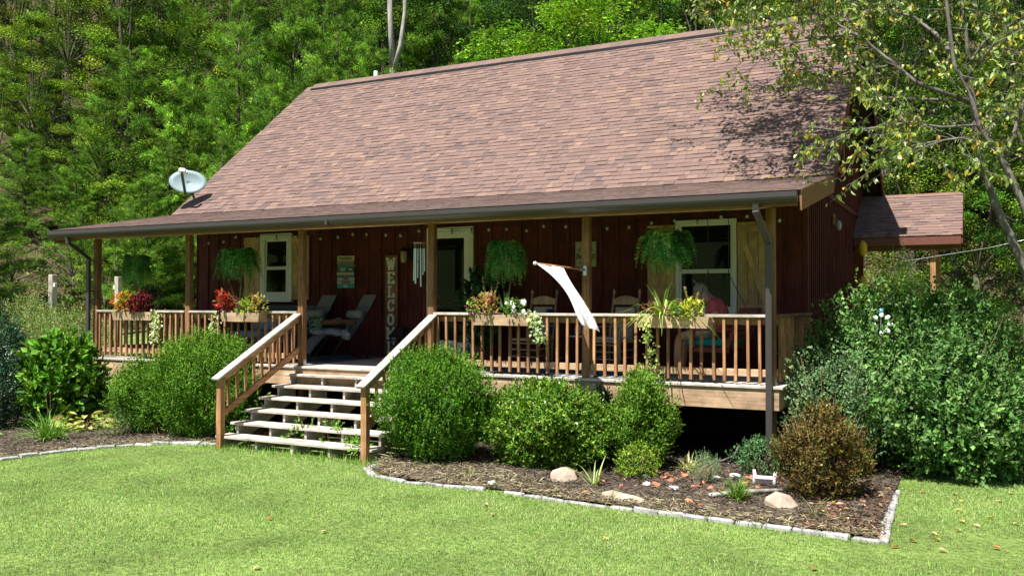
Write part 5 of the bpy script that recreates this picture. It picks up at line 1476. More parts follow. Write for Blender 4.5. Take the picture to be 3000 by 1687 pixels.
for k in range(3):
    a = k * 2.09 + .5; mb = MB(); mb.tube([(8.92 + .20 * math.cos(a), 1.75 + .2 * math.sin(a), .012), (8.92 + .05 * math.cos(a), 1.75 + .05 * math.sin(a), .25), (8.92 + .17 * math.cos(a), 1.75 + .17 * math.sin(a), .47)], .008, 6); mb.build('leg', M['black'], t)
mb = MB(); mb.lathe([(.04, .492), (.055, .53), (.05, .62), (.035, .66)], (8.90, 1.72, 0), 12); o = mb.build('glass_jar', M['bulb'], None, True); tag(o, 'small glass jar on the side table', 'jar')

# ---- reclining sling chairs
def recliner(label, loc, rz):
    t = thing('recliner', label, 'recliner', loc, 'black reclining chairs on the porch', rz)
    def strip(name, path, hw, col, mat):
        mb = MB(); mb.cur = col
        for (a, b) in zip(path[:-1], path[1:]):
            mb.add([(-hw, *a), (hw, *a), (hw, *b), (-hw, *b)], [(0, 1, 2, 3)])
            mb.add([(-hw, a[0], a[1] - .01), (hw, a[0], a[1] - .01), (hw, b[0], b[1] - .01), (-hw, b[0], b[1] - .01)], [(3, 2, 1, 0)])
        return shape(name, mb, mat, t)
    foot = [(-.68, .13), (-.58, .24), (-.49, .34), (-.38, .42), (-.28, .45)]
    back = [(.10, .40), (.22, .50), (.40, .76), (.50, .92), (.60, 1.10)]
    strip('footrest', foot, .20, (.13, .14, .14), M['mesh_cloth']); strip('seat', [(-.28, .45), (-.10, .42), (.10, .40)], .21, (.13, .14, .14), M['mesh_cloth'])
    strip('backrest', back[:4], .20, (.13, .14, .14), M['mesh_cloth']); strip('head_panel', [(.46, .85), (.62, 1.12)], .215, (.20, .20, .18), M['cloth'])
    mb = MB(); mb.cur = (.25, .26, .23); mb.tube([(-.19, .32, .77), (.19, .32, .77)], .075, 12); shape('head_roll', mb, M['cloth'], t, True)
    for s in (-1, 1):
        x = s * .235
        mb = MB(); mb.tube([(x, -.74, .06), (x, -.60, .24), (x, -.40, .42), (x, -.1, .43), (x, .14, .41), (x, .38, .72), (x, .66, 1.13)], .012, 6); shape('side_rail', mb, M['black'], t, True)
        x = s * .27
        mb = MB(); mb.tube([(x, -.34, .02), (x, .10, .60), (x, .12, .62)], .012, 6); shape('leg', mb, M['black'], t, True)
        mb = MB(); mb.tube([(x * .98, .42, .02), (x * .98, -.14, .56)], .012, 6); shape('leg', mb, M['black'], t, True)
        mb = MB(); mb.box((x, -.02, .61), (.05, .34, .024), .006); shape('armrest', mb, M['black'], t)
        mb = MB(); mb.cur = (.34, .34, .32)
        for path, k in ((foot, 12), (back, 14)):
            for i in range(k):
                f = i / k * (len(path) - 1.001); j = int(f); g = f - j
                y = path[j][0] * (1 - g) + path[j + 1][0] * g; z = path[j][1] * (1 - g) + path[j + 1][1] * g
                mb.bar((s * .195, y, z + .002), (s * .235, y + .02, z + .02), .012, .004)
        shape('lacing', mb, M['cloth'], t)
    for hw_, y, z in ((.27, -.34, .022), (.27, .42, .022), (.235, -.74, .06)):
        mb = MB(); mb.tube([(-hw_, y, z), (hw_, y, z)], .012, 6); shape('floor_bar', mb, M['black'], t, True)
    return t
recliner('black recliner with blue patterned pillows facing the steps', (4.50, 1.42, .014), R(-22))
recliner('black recliner half hidden behind the left stair post', (3.50, 1.60, .014), R(-14))
M['pillow'] = surf('blue_white_pillow', (.035, .06, .10), (.30, .33, .36), 26, .9, detail=1)
for (c, r, rz, lab) in (((4.30, 1.16, .49), (.20, .14, .065), .5, 'blue and white pillow at the front of the recliner'), ((4.55, 1.22, .49), (.19, .14, .065), .1, 'blue and white pillow in the middle of the recliner'), ((4.82, 1.18, .45), (.15, .07, .09), -.4, 'blue and white pillow tucked at the recliner side'), ((4.50, 1.40, .68), (.07, .05, .06), .2, 'corner of a blue and white pillow behind the brown mat')):
    mb = MB(); mb.blob((0, 0, 0), r, 14, 8, Euler((.2, .15, rz)).to_matrix(), .06, int(c[0] * 100)); o = place('throw_pillow', mb.mesh('throw_pillow', M['pillow'], True), None, c); tag(o, lab, 'pillow')
t = thing('rolled_mat', 'brown rolled mat with a sprig of leaves lying across the recliner', 'mat', (4.78, 1.34, .64))
mb = MB(); mb.tube([(4.32, 1.14, .645), (4.56, 1.26, .665), (4.90, 1.34, .65)], [.045, .055, .045], 9); mb.build('roll', surf('brown_fibre', (.07, .035, .02), (.16, .085, .045), 30, .95, .5), t, True)
rg_ = np.random.default_rng(88); n = 36; P = np.array([4.26, 1.08, .61]) + rg_.normal(0, 1, (n, 3)) * np.array([.08, .05, .07]); Lf = rg_.uniform(.05, .09, n)
a = leaf_arrays(P, rg_.normal(0, 1, (n, 3)), rg_.normal(0, 1, (n, 3)) + UPV, Lf, Lf * .6, pick(rg_, [((.13, .28, .12), 1), ((.22, .36, .20), 1)], n), True)
place('leaf_sprig', npmesh('leaf_sprig', *a[:2], M['leaf'], a[2]), t)

# ---- sofa with blue-grey cushions at the left of the porch
t = thing('porch_sofa', 'dark sofa with blue-grey cushions below the small window', 'sofa', (2.55, 1.9, 0))
mb = MB(); mb.box((2.55, 1.95, .20), (1.75, .70, .22), .02); mb.build('frame', M['black'], t)
mb = MB(); mb.box((2.55, 2.28, .60), (1.75, .10, .72), .02); mb.build('back_frame', M['black'], t)
for xx in (1.72, 3.38):
    mb = MB(); mb.box((xx, 1.95, .44), (.10, .70, .30), .02); mb.build('arm', M['black'], t)
for xx in (2.15, 2.95):
    mb = MB(); mb.cur = (.24, .30, .36); mb.box((xx, 1.92, .385), (.76, .62, .14), .05); mb.build('seat_cushion', M['cloth'], t)
    mb = MB(); mb.cur = (.24, .30, .36); mb.box((xx, 2.16, .63), (.76, .14, .38), .05); mb.build('back_cushion', M['cloth'], t)

# ---- plants and small things by the door
bush('potted_plant', 'tall dark-leaved potted plant right of the door', (7.05, 1.95, .25), .30, .24, 1.08, 190, 5, .16, .13, .62, [((.03, .075, .022), 3), ((.05, .11, .035), 2), ((.09, .15, .05), 1)], 401, .3, .4, rich=True, cat='plant', stems=6)
t = bpy.data.objects[[o.name for o in bpy.data.objects if o.name.startswith('potted_plant')][0]]
mb = MB(); mb.lathe([(.13, -.24), (.17, .0), (.18, .04), (.165, .04), (.155, .0)], (0, 0, 0), 16); local('pot', mb.mesh('pot', plain('clay_pot', (.20, .09, .05), .8), True), t)
mb = MB(); mb.cur = (.10, .22, .20); mb.lathe([(.07, .0), (.085, .05), (.085, .20), (.07, .24)], (6.80, 1.85, .012), 14); o = mb.build('ceramic_jar', M['col'], None, True); tag(o, 'small blue-green ceramic jar on the floor right of the door', 'jar')

# ---- porch swing and the person on it
t = thing('porch_swing', 'red wooden porch swing with a turquoise seat cushion', 'swing', (11.25, 1.3, .35))
SWR = M['red_bright']
mb = MB()
for k in range(5): mb.box((10.97 + .105 * k, 1.33, .40), (.085, 1.20, .022), .004)
mb.build('seat', surf('red_swing_paint', (.14, .030, .026), (.22, .05, .04), 8, .5), t)
RS = bpy.data.materials['red_swing_paint']
for k in range(6):
    f = k / 5
    mb = MB(); mb.bar((11.46 + .17 * f, .74, .50 + .40 * f), (11.46 + .17 * f, 1.92, .50 + .40 * f), .02, .062, .004); mb.build('back_slat', RS, t)
for yy in (.76, 1.90):
    mb = MB(); mb.bar((10.94, yy, .63), (11.56, yy, .65), .075, .024, .004); mb.build('armrest', RS, t)
    mb = MB(); mb.bar((11.0, yy, .37), (11.0, yy, .62), .04, .05, .004, up=(1, 0, 0)); mb.bar((11.44, yy, .37), (11.66, yy, .93), .04, .05, .004); mb.bar((10.93, yy, .37), (11.48, yy, .37), .04, .06, .004); mb.build('side_frame', RS, t)
    mb = MB(); mb.tube([(11.20, yy, 2.42), (11.20, yy, 1.42)], .006, 5); mb.tube([(11.20, yy, 1.42), (10.97, yy, .64)], .006, 5); mb.tube([(11.20, yy, 1.42), (11.56, yy, .72)], .006, 5); mb.build('chain', M['chain'], t)
mb = MB(); mb.cur = (.012, .22, .26); mb.box((11.17, 1.33, .465), (.56, 1.14, .105), .045); mb.build('cushion', M['cloth'], t, True)

def skin_body(name, pts, edges, rad, mat, parent, root=0, sub=2, smooth=True):
    me = bpy.data.meshes.new(name); me.from_pydata([tuple(p) for p in pts], edges, []); me.materials.append(mat)
    o = local(name, me, parent)
    sk = o.modifiers.new('skin', 'SKIN'); sk.use_smooth_shade = True
    for i, v in enumerate(me.skin_vertices[0].data):
        r = rad[i]; v.radius = r if hasattr(r, '__len__') else (r, r); v.use_root = (i == root)
    ss = o.modifiers.new('sub', 'SUBSURF'); ss.levels = sub; ss.render_levels = sub
    return o
pt = thing('person', 'grey-bearded person in coral shirt and pale shorts sitting on the swing, head bowed', 'person', (11.2, 1.12, .5))
def PL(x, y, z): return (x - 11.2, y - 1.12, z - .5)
pts = [PL(11.24, 1.12, .60), PL(11.27, 1.12, .76), PL(11.21, 1.12, .96), PL(11.13, 1.12, 1.04), PL(11.05, 1.12, 1.08), PL(11.0, 1.12, 1.13), PL(10.985, 1.12, 1.19)]
rad = [(.13, .15), (.135, .15), (.13, .15), .058, .06, .092, .078]
ed = [(0, 1), (1, 2), (2, 3), (3, 4), (4, 5), (5, 6)]
def chain(start, ps, rs):
    i = start
    for p, r in zip(ps, rs):
        pts.append(PL(*p)); rad.append(r); ed.append((i, len(pts) - 1)); i = len(pts) - 1
    return i
for s, y in ((-1, .98), (1, 1.26)):
    k = chain(0, [(11.14, 1.12 + s * .10, .57), (10.94, 1.12 + s * .13, .56), (10.74, 1.12 + s * .15, .535), (10.715, 1.12 + s * .15, .32), (10.70, 1.12 + s * .15, .10), (10.62, 1.12 + s * .16, .055)], [.088, .085, .066, .056, .040, .036])
    e = chain(2, [(11.20, 1.12 + s * .18, .99), (11.28, 1.12 + s * .23, .80), (11.20, 1.12 + s * .20, .66), (11.06, 1.12 + s * .09, .64)], [.060, .046, .040, .030])
    e = chain(e, [(11.0, 1.12 + s * .06, .645)], [.032])
    for f, (dx, dy, dz) in enumerate(((-.075, -.028, .0), (-.085, -.010, .004), (-.08, .010, .002), (-.065, .027, -.004), (-.03, -s * .05, .03))):
        chain(e, [(11.0 + dx * .55, 1.12 + s * .06 + dy, .645 + dz), (11.0 + dx, 1.12 + s * .06 + dy * 1.1, .635 + dz - .012)], [.0095, .008])
M['skin'] = surf('skin', (.44, .235, .165), (.54, .31, .225), 18, .55)
skin_body('body', pts, ed, rad, M['skin'], pt)
# clothes and hair
M['coral'] = surf('coral_shirt', (.46, .075, .085), (.58, .11, .12), 16, .9, .2)
M['khaki'] = surf('pale_shorts', (.40, .37, .31), (.52, .48, .41), 16, .9, .2)
cp = [PL(11.245, 1.12, .60), PL(11.275, 1.12, .77), PL(11.215, 1.12, .955), PL(11.15, 1.12, 1.02)]; cr = [(.150, .168), (.155, .168), (.148, .168), .078]; ce = [(0, 1), (1, 2), (2, 3)]
for s in (-1, 1):
    b0 = len(cp); cp += [PL(11.205, 1.12 + s * .185, .985), PL(11.265, 1.12 + s * .225, .86)]; cr += [.078, .066]; ce += [(2, b0), (b0, b0 + 1)]
skin_body('shirt', cp, ce, cr, M['coral'], pt, 1)
cp = [PL(11.235, 1.12, .585)]; cr = [(.15, .165)]; ce = []
for s in (-1, 1):
    b0 = len(cp); cp += [PL(11.13, 1.12 + s * .105, .565), PL(10.95, 1.12 + s * .132, .558), PL(10.82, 1.12 + s * .143, .55)]; cr += [.105, .100, .092]; ce += [(0, b0), (b0, b0 + 1), (b0 + 1, b0 + 2)]
skin_body('shorts', cp, ce, cr, M['khaki'], pt)
HR = Euler((0, R(-28), 0)).to_matrix()
hc = Vector(PL(10.993, 1.12, 1.155))
mb = MB(); mb.blob(hc + HR @ Vector((.014, 0, .022)), (.099, .094, .100), 14, 10, HR); o = shape('hair', mb, surf('grey_hair', (.16, .15, .14), (.34, .32, .30), 40, .9, .4), pt, True)
mb = MB(); mb.blob(hc + HR @ Vector((-.052, 0, -.078)), (.058, .060, .058), 12, 8, HR); shape('beard', mb, surf('white_beard', (.42, .40, .38), (.60, .58, .55), 40, .9, .4), pt, True)
mb = MB(); mb.blob(hc + HR @ Vector((-.034, 0, -.018)), (.074, .071, .068), 12, 9, HR); mb.blob(hc + HR @ Vector((-.113, 0, -.022)), (.018, .013, .020), 8, 6, HR)
for s in (-1, 1): mb.blob(hc + HR @ Vector((.005, s * .090, -.02)), (.018, .010, .028), 8, 6, HR)
shape('face', mb, M['skin'], pt, True)
mb = MB()
for s in (-1, 1): mb.blob(hc + HR @ Vector((-.100, s * .030, .000)), (.010, .012, .007), 8, 5, HR); mb.bar(hc + HR @ Vector((-.100, s * .014, .020)), hc + HR @ Vector((-.094, s * .052, .020)), .010, .008)
mb.bar(hc + HR @ Vector((-.108, -.022, -.062)), hc + HR @ Vector((-.108, .022, -.062)), .006, .006)
shape('eyes_and_mouth', mb, plain('dark_features', (.05, .03, .025), .5), pt)
for s in (-1, 1):
    mb = MB(); c = Vector(PL(10.63, 1.12 + s * .155, .045)); mb.blob(c, (.125, .046, .042), 12, 8); mb.box(c + Vector((0, 0, -.028)), (.25, .088, .022), .01); shape('shoe', mb, plain('pale_sneaker', (.50, .54, .58), .7), pt, True)

# ================================================================ satellite dish
t = thing('satellite_dish', 'pale blue-grey satellite dish on the left edge of the roof', 'satellite dish', (-.30, 2.62, 3.16))
nrm = Vector((.56, -.74, .37)).normalized(); ctr = Vector((-.14, 2.32, 3.47))
xa = nrm.cross(Vector((0, 0, 1))).normalized() * -1; ya = nrm.cross(xa).normalized()
if ya.z < 0: ya = -ya
tilt = -.10; xa, ya = (xa * math.cos(tilt) + ya * math.sin(tilt)), (ya * math.cos(tilt) - xa * math.sin(tilt))
mb = MB(); vs = []; n = 36; rings = [0.02, .25, .5, .75, 1.0]
for side in (0, 1):
    for r in rings:
        for j in range(n):
            a = 2 * math.pi * j / n
            vs.append(ctr + xa * (.375 * r * math.cos(a)) + ya * (.265 * r * math.sin(a)) + nrm * (.07 * r * r - .012 * side))
k = len(rings); fs = []
for side in (0, 1):
    b0 = side * k * n
    for i in range(k - 1):
        for j in range(n): fs.append((b0 + i * n + j, b0 + i * n + (j + 1) % n, b0 + (i + 1) * n + (j + 1) % n, b0 + (i + 1) * n + j))
    fs.append(tuple(b0 + j for j in range(n)))
for j in range(n): fs.append(((k - 1) * n + j, (k - 1) * n + (j + 1) % n, k * n + (k - 1) * n + (j + 1) % n, k * n + (k - 1) * n + j))
mb.add(vs, fs); mb.build('reflector', plain('pale_dish_enamel', (.20, .275, .29), .55, 0, .25, .03), t, True)
foot_ = Vector((-.30, 2.62, 3.17)); neck = ctr - nrm * .06 - ya * .12
mb = MB(); mb.tube([foot_, foot_ + Vector((.02, -.05, .12)), neck], .024, 8); mb.box(foot_, (.14, .2, .012), 0, Euler((R(40), 0, 0)).to_matrix()); mb.build('mast', M['gutter'], t, True)
arm0 = ctr - ya * .30 + nrm * .03; lnb = ctr + nrm * .46 - ya * .02 - xa * .05
mb = MB(); mb.bar(neck, arm0, .05, .035, .005); mb.bar(arm0, lnb, .05, .05, .008); mb.build('feed_arm', M['gutter'], t)
mb = MB(); mb.box(lnb + ya * .05, (.13, .07, .085), .012, Matrix((xa, nrm, ya)).transposed()); mb.tube([lnb + ya * .05 + xa * .07, lnb + ya * .05 + xa * .07 - nrm * .10], .032, 10); mb.build('receiver', M['white'], t)

# ================================================================ garden: edging, rocks, litter
def along(path, step):
    p = [Vector((*q, 0)) for q in path]; out = []; carry = step / 2
    for a, b in zip(p[:-1], p[1:]):
        L = (b - a).length; s = carry
        while s < L:
            out.append((a.lerp(b, s / L), math.atan2((b - a).y, (b - a).x))); s += step
        carry = s - L
    return out
mbs_ = []
for k in range(4):
    mb = MB(); rr = random.Random(k); mb.box((0, 0, 0), (.248, .085, .16), .014)
    mb.v = [(x + rr.uniform(-.006, .006), y + rr.uniform(-.005, .005), z + rr.uniform(-.006, .006)) for x, y, z in mb.v]
    mbs_.append(mb.mesh('edging_stone', M['edging']))
re_ = random.Random(8)
def ordinal(n):
    return ORD[n] if n < len(ORD) else str(n + 1) + 'th'
right_row = along(EDGE_R[:11], .256); side_row = along(EDGE_R[10:], .256); left_row = along(EDGE_L, .256)
for rowp, txt in ((right_row, 'pale edging stone from the steps along the front of the right bed'), (side_row, 'pale edging stone from the front corner along the right side of the bed'), (left_row, 'pale edging stone from the steps along the left bed')):
    for i, (p, a) in enumerate(rowp):
        if txt.endswith('right bed') and 9 <= i <= 9: continue
        o = place('edging_stone', re_.choice(mbs_), None, (p.x + re_.uniform(-.012, .012), p.y + re_.uniform(-.012, .012), gzf(p.x, p.y) + re_.uniform(-.056, -.030)), (re_.uniform(-.06, .06), re_.uniform(-.05, .05), a + re_.uniform(-.05, .05)))
        tag(o, '%s %s' % (ordinal(i), txt), 'edging stone', 'edging stones round the beds')
def rock(label, loc, r, rot, seed, mat='stone', name='rock'):
    rr = random.Random(seed); mb = MB()
    import bmesh
    bm = bmesh.new()
    for i in range(26):
        v = Vector((rr.gauss(0, 1), rr.gauss(0, 1), rr.gauss(0, 1))).normalized(); bm.verts.new((v.x * r[0], v.y * r[1], v.z * r[2]))
    bmesh.ops.convex_hull(bm, input=bm.verts)
    me = bpy.data.meshes.new(name); bm.to_mesh(me); bm.free(); me.materials.append(M[mat])
    o = place(name, me, None, loc, rot); tag(o, label, 'rock'); return o
rock('flat tan rock leaning below the round bush', (10.18, -1.72, -.98), (.17, .12, .05), (.9, .1, .2), 1)
rock('long pale flat rock half sunk in the bed beside the edging', (11.12, -2.30, -1.01), (.26, .13, .07), (.2, 0, .1), 2)
rock('sharp-edged pale rock in front of the stick', (12.66, -1.98, -.98), (.17, .14, .07), (.75, .15, .4), 3)
M['whitestone'] = surf('white_stone', (.55, .55, .54), (.78, .78, .77), 9, .8, .3)
for i, (x, y, lab) in enumerate(((11.88, -.62, 'white stone left of the small grey-green plant'), (11.72, -.86, 'small white stone behind the lavender'), (11.12, -1.55, 'small white stone in the middle of the bed'), (11.45, -1.62, 'whitish chip in front of the lavender'), (10.98, -1.15, 'white pebble beside the low yellow-green bush'), (9.55, -2.28, 'white stone among the dry grass by the edging'))):
    rock(lab, (x, y, -1.01), (.07 - .008 * (i % 3), .05, .03), (0, 0, i), 20 + i, 'whitestone')
t = thing('plaster_ornament', 'broken white plaster ornament with two upright ends', 'ornament', (12.29, -.96, -1.03))
M['plaster'] = surf('white_plaster', (.60, .55, .52), (.80, .76, .73), 14, .85, .4)
mb = MB(); mb.box((12.29, -.96, -.965), (.22, .05, .11), .015, Euler((.5, 0, .15)).to_matrix()); mb.build('body', M['plaster'], t)
for s in (-1, 1):
    mb = MB(); mb.tube([(12.29 + s * .115, -.97, -1.03), (12.29 + s * .105, -.96, -.93), (12.29 + s * .12, -.94, -.86)], [.028, .022, .016], 8); mb.build('upright', M['plaster'], t, True)
mb = MB(); mb.tube([(11.90, -1.84, -1.0), (12.2, -1.58, -.985), (12.56, -1.28, -.99)], [.024, .027, .022], 8); o = mb.build('stick', M['deadbark'], None, True); tag(o, 'straight bleached stick lying in the bed left of the brown bush', 'stick')
mb = MB(); mb.tube([(11.35, .05, -1.02), (11.55, .15, -.98), (11.7, .1, -.9), (11.75, .12, -.78)], .012, 6); o = mb.build('root', M['bark'], None, True); tag(o, 'curved grey root under the porch edge', 'root')
# brick chips
mch = []
import bmesh
for k in range(5):
    rr = random.Random(200 + k); bm = bmesh.new()
    for i in range(10):
        v = Vector((rr.gauss(0, 1), rr.gauss(0, 1), rr.gauss(0, 1))).normalized(); bm.verts.new((v.x * .036, v.y * .028, v.z * .018))
    bmesh.ops.convex_hull(bm, input=bm.verts)
    me = bpy.data.meshes.new('brick_chip'); bm.to_mesh(me); bm.free(); mch.append(me)
M['brickchip'] = surf('terracotta_chip', (.33, .115, .055), (.50, .21, .12), 20, .9, .3, obj_random=.25)
for me in mch: me.materials.append(M['brickchip'])
for i in range(85):
    x, y = (rt.gauss(11.75, .55), rt.gauss(-.75, .42)) if i < 60 else (rt.uniform(10.3, 13.4), rt.uniform(-2.3, -.3))
    if y > -.12 or y < -2.45 or x > 13.4: continue
    s = rt.uniform(.7, 2.0)
    o = place('brick_chip', rt.choice(mch), None, (x, y, gzf(x, y) + .045), (rt.uniform(-.4, .4), rt.uniform(-.4, .4), rt.uniform(0, 6)), (s, s, s)); tag(o, 'orange brick chip lying on the dark mulch of the right bed', 'brick chip', 'brick chips in the right bed')
# straw and bark on the mulch
def litter(name, label, poly, n, cols, L, W, seed, near=None, flat=.25, box=(-3, 13.7, -5, .2)):
    rg = np.random.default_rng(seed)
    P = np.stack([rg.uniform(box[0], box[1], n * 3), rg.uniform(box[2], box[3], n * 3)], 1)
    P = P[in_poly(P, poly)]
    if near is not None:
        q = np.array(near); d = np.min(np.linalg.norm(P[:, None, :] - q[None], axis=2), 1)
        P = P[rg.uniform(0, 1, len(P)) < np.exp(-(d / .48) ** 2)]
    P = P[:n]; n = len(P)
    a = rg.uniform(0, 6.28, n)
    T = np.stack([np.cos(a), np.sin(a), rg.normal(0, flat * .5, n)], 1)
    N = unit(UPV + rg.normal(0, flat, (n, 3)))
    P3 = np.column_stack([P, gz(P[:, 0], P[:, 1]) + .045 + rg.uniform(0, .022, n)])
    ln = L * rg.uniform(.5, 1.3, n)
    V, F, C = leaf_arrays(P3, T, N, ln, W * rg.uniform(.6, 1.3, n), pick(rg, cols, n, .2))
    tag(place(name, npmesh(name, V, F, M['leaf'], C)), label, 'litter', kind='stuff')
dense = lambda e: [tuple(p.xy) for p, a in along(e, .12)]
litter('dry_grass', 'dry grass clippings strewn along the right bed edging', BED_R, 20000, [((.42, .36, .20), 3), ((.52, .46, .28), 2), ((.28, .24, .12), 1)], .13, .007, 401, dense(EDGE_R[:11]) + [(8.4, -2.0), (8.9, -2.0), (8.2, -1.8), (9.3, -2.0), (8.6, -1.7)])
litter('dry_grass', 'dry grass clippings strewn along the left bed edging', BED_L, 12000, [((.42, .36, .20), 3), ((.52, .46, .28), 2), ((.28, .24, .12), 1)], .13, .007, 402, dense(EDGE_L))
litter('bark_mulch', 'dark shredded bark covering the right bed', BED_R, 16000, [((.045, .036, .030), 4), ((.09, .07, .055), 2), ((.16, .11, .075), 1), ((.20, .17, .14), .5)], .05, .018, 403, None, .4, (7.4, 13.7, -2.8, .6))
litter('bark_mulch', 'dark shredded bark covering the left bed', BED_L, 14000, [((.045, .036, .030), 4), ((.09, .07, .055), 2), ((.20, .17, .14), 1)], .05, .018, 404, None, .4, (-1, 4.8, -4.5, .4))
litter('leaf_litter', 'brown fallen leaves in the front corner of the right bed', [(12.9, -2.7), (13.6, -2.75), (13.6, -.5), (13.0, -.5)], 330, [((.20, .10, .06), 2), ((.27, .17, .10), 2), ((.13, .065, .04), 3), ((.40, .30, .19), 1)], .075, .035, 405, None, .5, (12.8, 13.7, -2.8, -.4))

# fallen leaves, one by one
def leaf_mesh(col, seed):
    rg = np.random.default_rng(seed)
    V, F, C = leaf_arrays(np.zeros((1, 3)), np.array([[1., 0, .08]]), np.array([[0, 0, 1.]]), [.085], [.045], np.array([col]), True, .25)
    V[:, 0] -= .04
    return npmesh('fallen_leaf', V, F, M['leaf'], C)
LM = [leaf_mesh(c, i) for i, c in enumerate(((.48, .34, .08), (.44, .33, .18), (.36, .17, .06), (.46, .40, .24), (.40, .31, .06)))]
SPOTS = [(8.4, -4.58, 2), (9.17, -4.72, 3), (9.41, -5.83, 3), (9.94, -3.11, 1), (10.21, -3.46, 3), (11.51, -3.81, 0), (13.26, -3.86, 2), (14.18, -.79, 1), (14.25, -.73, 0), (14.18, -.36, 0), (14.23, -1.2, 0), (14.5, -1.39, 0), (14.26, -1.67, 0), (14.38, -1.79, 1), (13.78, -2.08, 1), (14.23, -2.05, 1), (14.04, -2.28, 1), (14.07, -2.49, 4), (13.89, -2.63, 2), (13.77, -2.9, 2), (14.13, -2.85, 1), (14.53, -2.55, 2), (14.59, -.56, 3), (14.71, -.04, 1), (14.71, -1.55, 1), (13.87, -.43, 2)]
for x, y, k in SPOTS:
    o = place('fallen_leaf', LM[k], None, (x, y, gzf(x, y) + .020), (rt.uniform(-.2, .2), rt.uniform(-.2, .2), rt.uniform(0, 6)), (.95,) * 3)
    tag(o, ('fallen leaf lying alone on the open lawn' if x < 13.5 else 'fallen leaf on the lawn right of the bed corner'), 'leaf', 'fallen leaves on the lawn')
for x, y, k in ((13.39, -.64, 0), (13.5, -1.03, 1), (13.16, -.89, 2), (13.1, -1.55, 4), (13.05, -2.01, 4), (13.3, -.91, 1), (12.62, -1.62, 3)):
    o = place('fallen_leaf', LM[k], None, (x, y, gzf(x, y) + .055), (rt.uniform(-.3, .3), rt.uniform(-.4, .4), rt.uniform(0, 6)), (.85,) * 3)
    tag(o, 'fallen leaf lying on the mulch near the brown bush', 'leaf', 'fallen leaves on the mulch')
for x, up in ((11.56, .12), (11.44, -.06), (12.34, .01), (12.47, .0), (12.54, .01), (12.23, -.04), (12.29, -.05), (12.02, -.03), (11.95, -.04), (11.69, -.03), (11.82, -.16), (11.96, -.15), (12.22, -.12), (11.74, -.18), (12.42, -.03), (11.77, -.06), (11.92, -.04), (12.11, -.06), (11.3, -.1), (12.5, -.10)):
    y = 2.13 + up; z = roof_z(y) + .022
    o = place('fallen_leaf', LM[rt.choice((0, 1, 3, 4))], None, (x, y, z), (R(12) if up < 0 else R(38), rt.uniform(-.2, .2), rt.uniform(0, 6)), (.95,) * 3)
    tag(o, 'yellow fallen leaf caught at the bend of the roof', 'leaf', 'fallen leaves on the roof')

# ---- yard things
for (x, y, zt, w_, lab, sx) in ((-10.55, 6.7, 1.82, .18, 'square wooden yard post far left with a small white box', 1), (-8.2, 7.15, 1.74, .16, 'second wooden yard post, seen beyond the left porch post', -1)):
    g_ = gzf(x, y); t = thing('yard_post', lab, 'post', (x, y, g_))
    mb = MB(); mb.box((x, y, (zt + g_) / 2 - .1), (w_, w_, zt - g_ + .2), .01); mb.build('timber', M['old_z'], t)
    mb = MB(); mb.box((x + sx * (w_ / 2 + .04), y - .02, zt - .32), (.07, .08, .12), .006); mb.build('fixture', M['white'], t)
for (z0, z1, lab) in ((1.93, 2.22, 'yellow bag hanging under the side porch eave'), (1.20, 1.52, 'lower yellow object against the side porch corner')):
    mb = MB(); mb.cur = (.50, .34, .02); mb.lathe([(.04, z0), (.085, z0 + .06), (.085, z1 - .08), (.03, z1)], (12.40, 7.96, 0), 12); o = mb.build('yellow_bag', M['col'], None, True); tag(o, lab, 'bag')
mb = MB(); mb.tube([(12.25, 8.0, 1.74), (13.2, 7.9, 1.80), (14.6, 7.6, 2.0), (16.5, 7.0, 2.4)], .005, 5); o = mb.build('cable', M['steel'], None, True); tag(o, 'thin grey cable running from the side porch to the right', 'cable')
t = thing('pinwheel_ornament', 'white petal garden ornament with a blue ball among the big shrub', 'ornament', (13.34, .88, -1.06))
mb = MB(); mb.tube([(13.35, .88, -1.06), (13.34, .88, .85)], .006, 6); mb.build('stake', M['steel'], t)
mb = MB(); mb.blob((13.34, .88, .90), (.035, .035, .035), 10, 7); mb.build('ball', plain('blue_glass_ball', (.08, .35, .55), .15), t, True)
for k in range(8):
    a = k * .785; mb = MB(); mb.blob((13.35 + 0.10 * math.cos(a), .86, .74 + .115 * math.sin(a)), (.027, .007, .036), 8, 5, Matrix.Rotation(-a + 1.57, 3, 'Y')); mb.build('petal', M['white'], t, True)

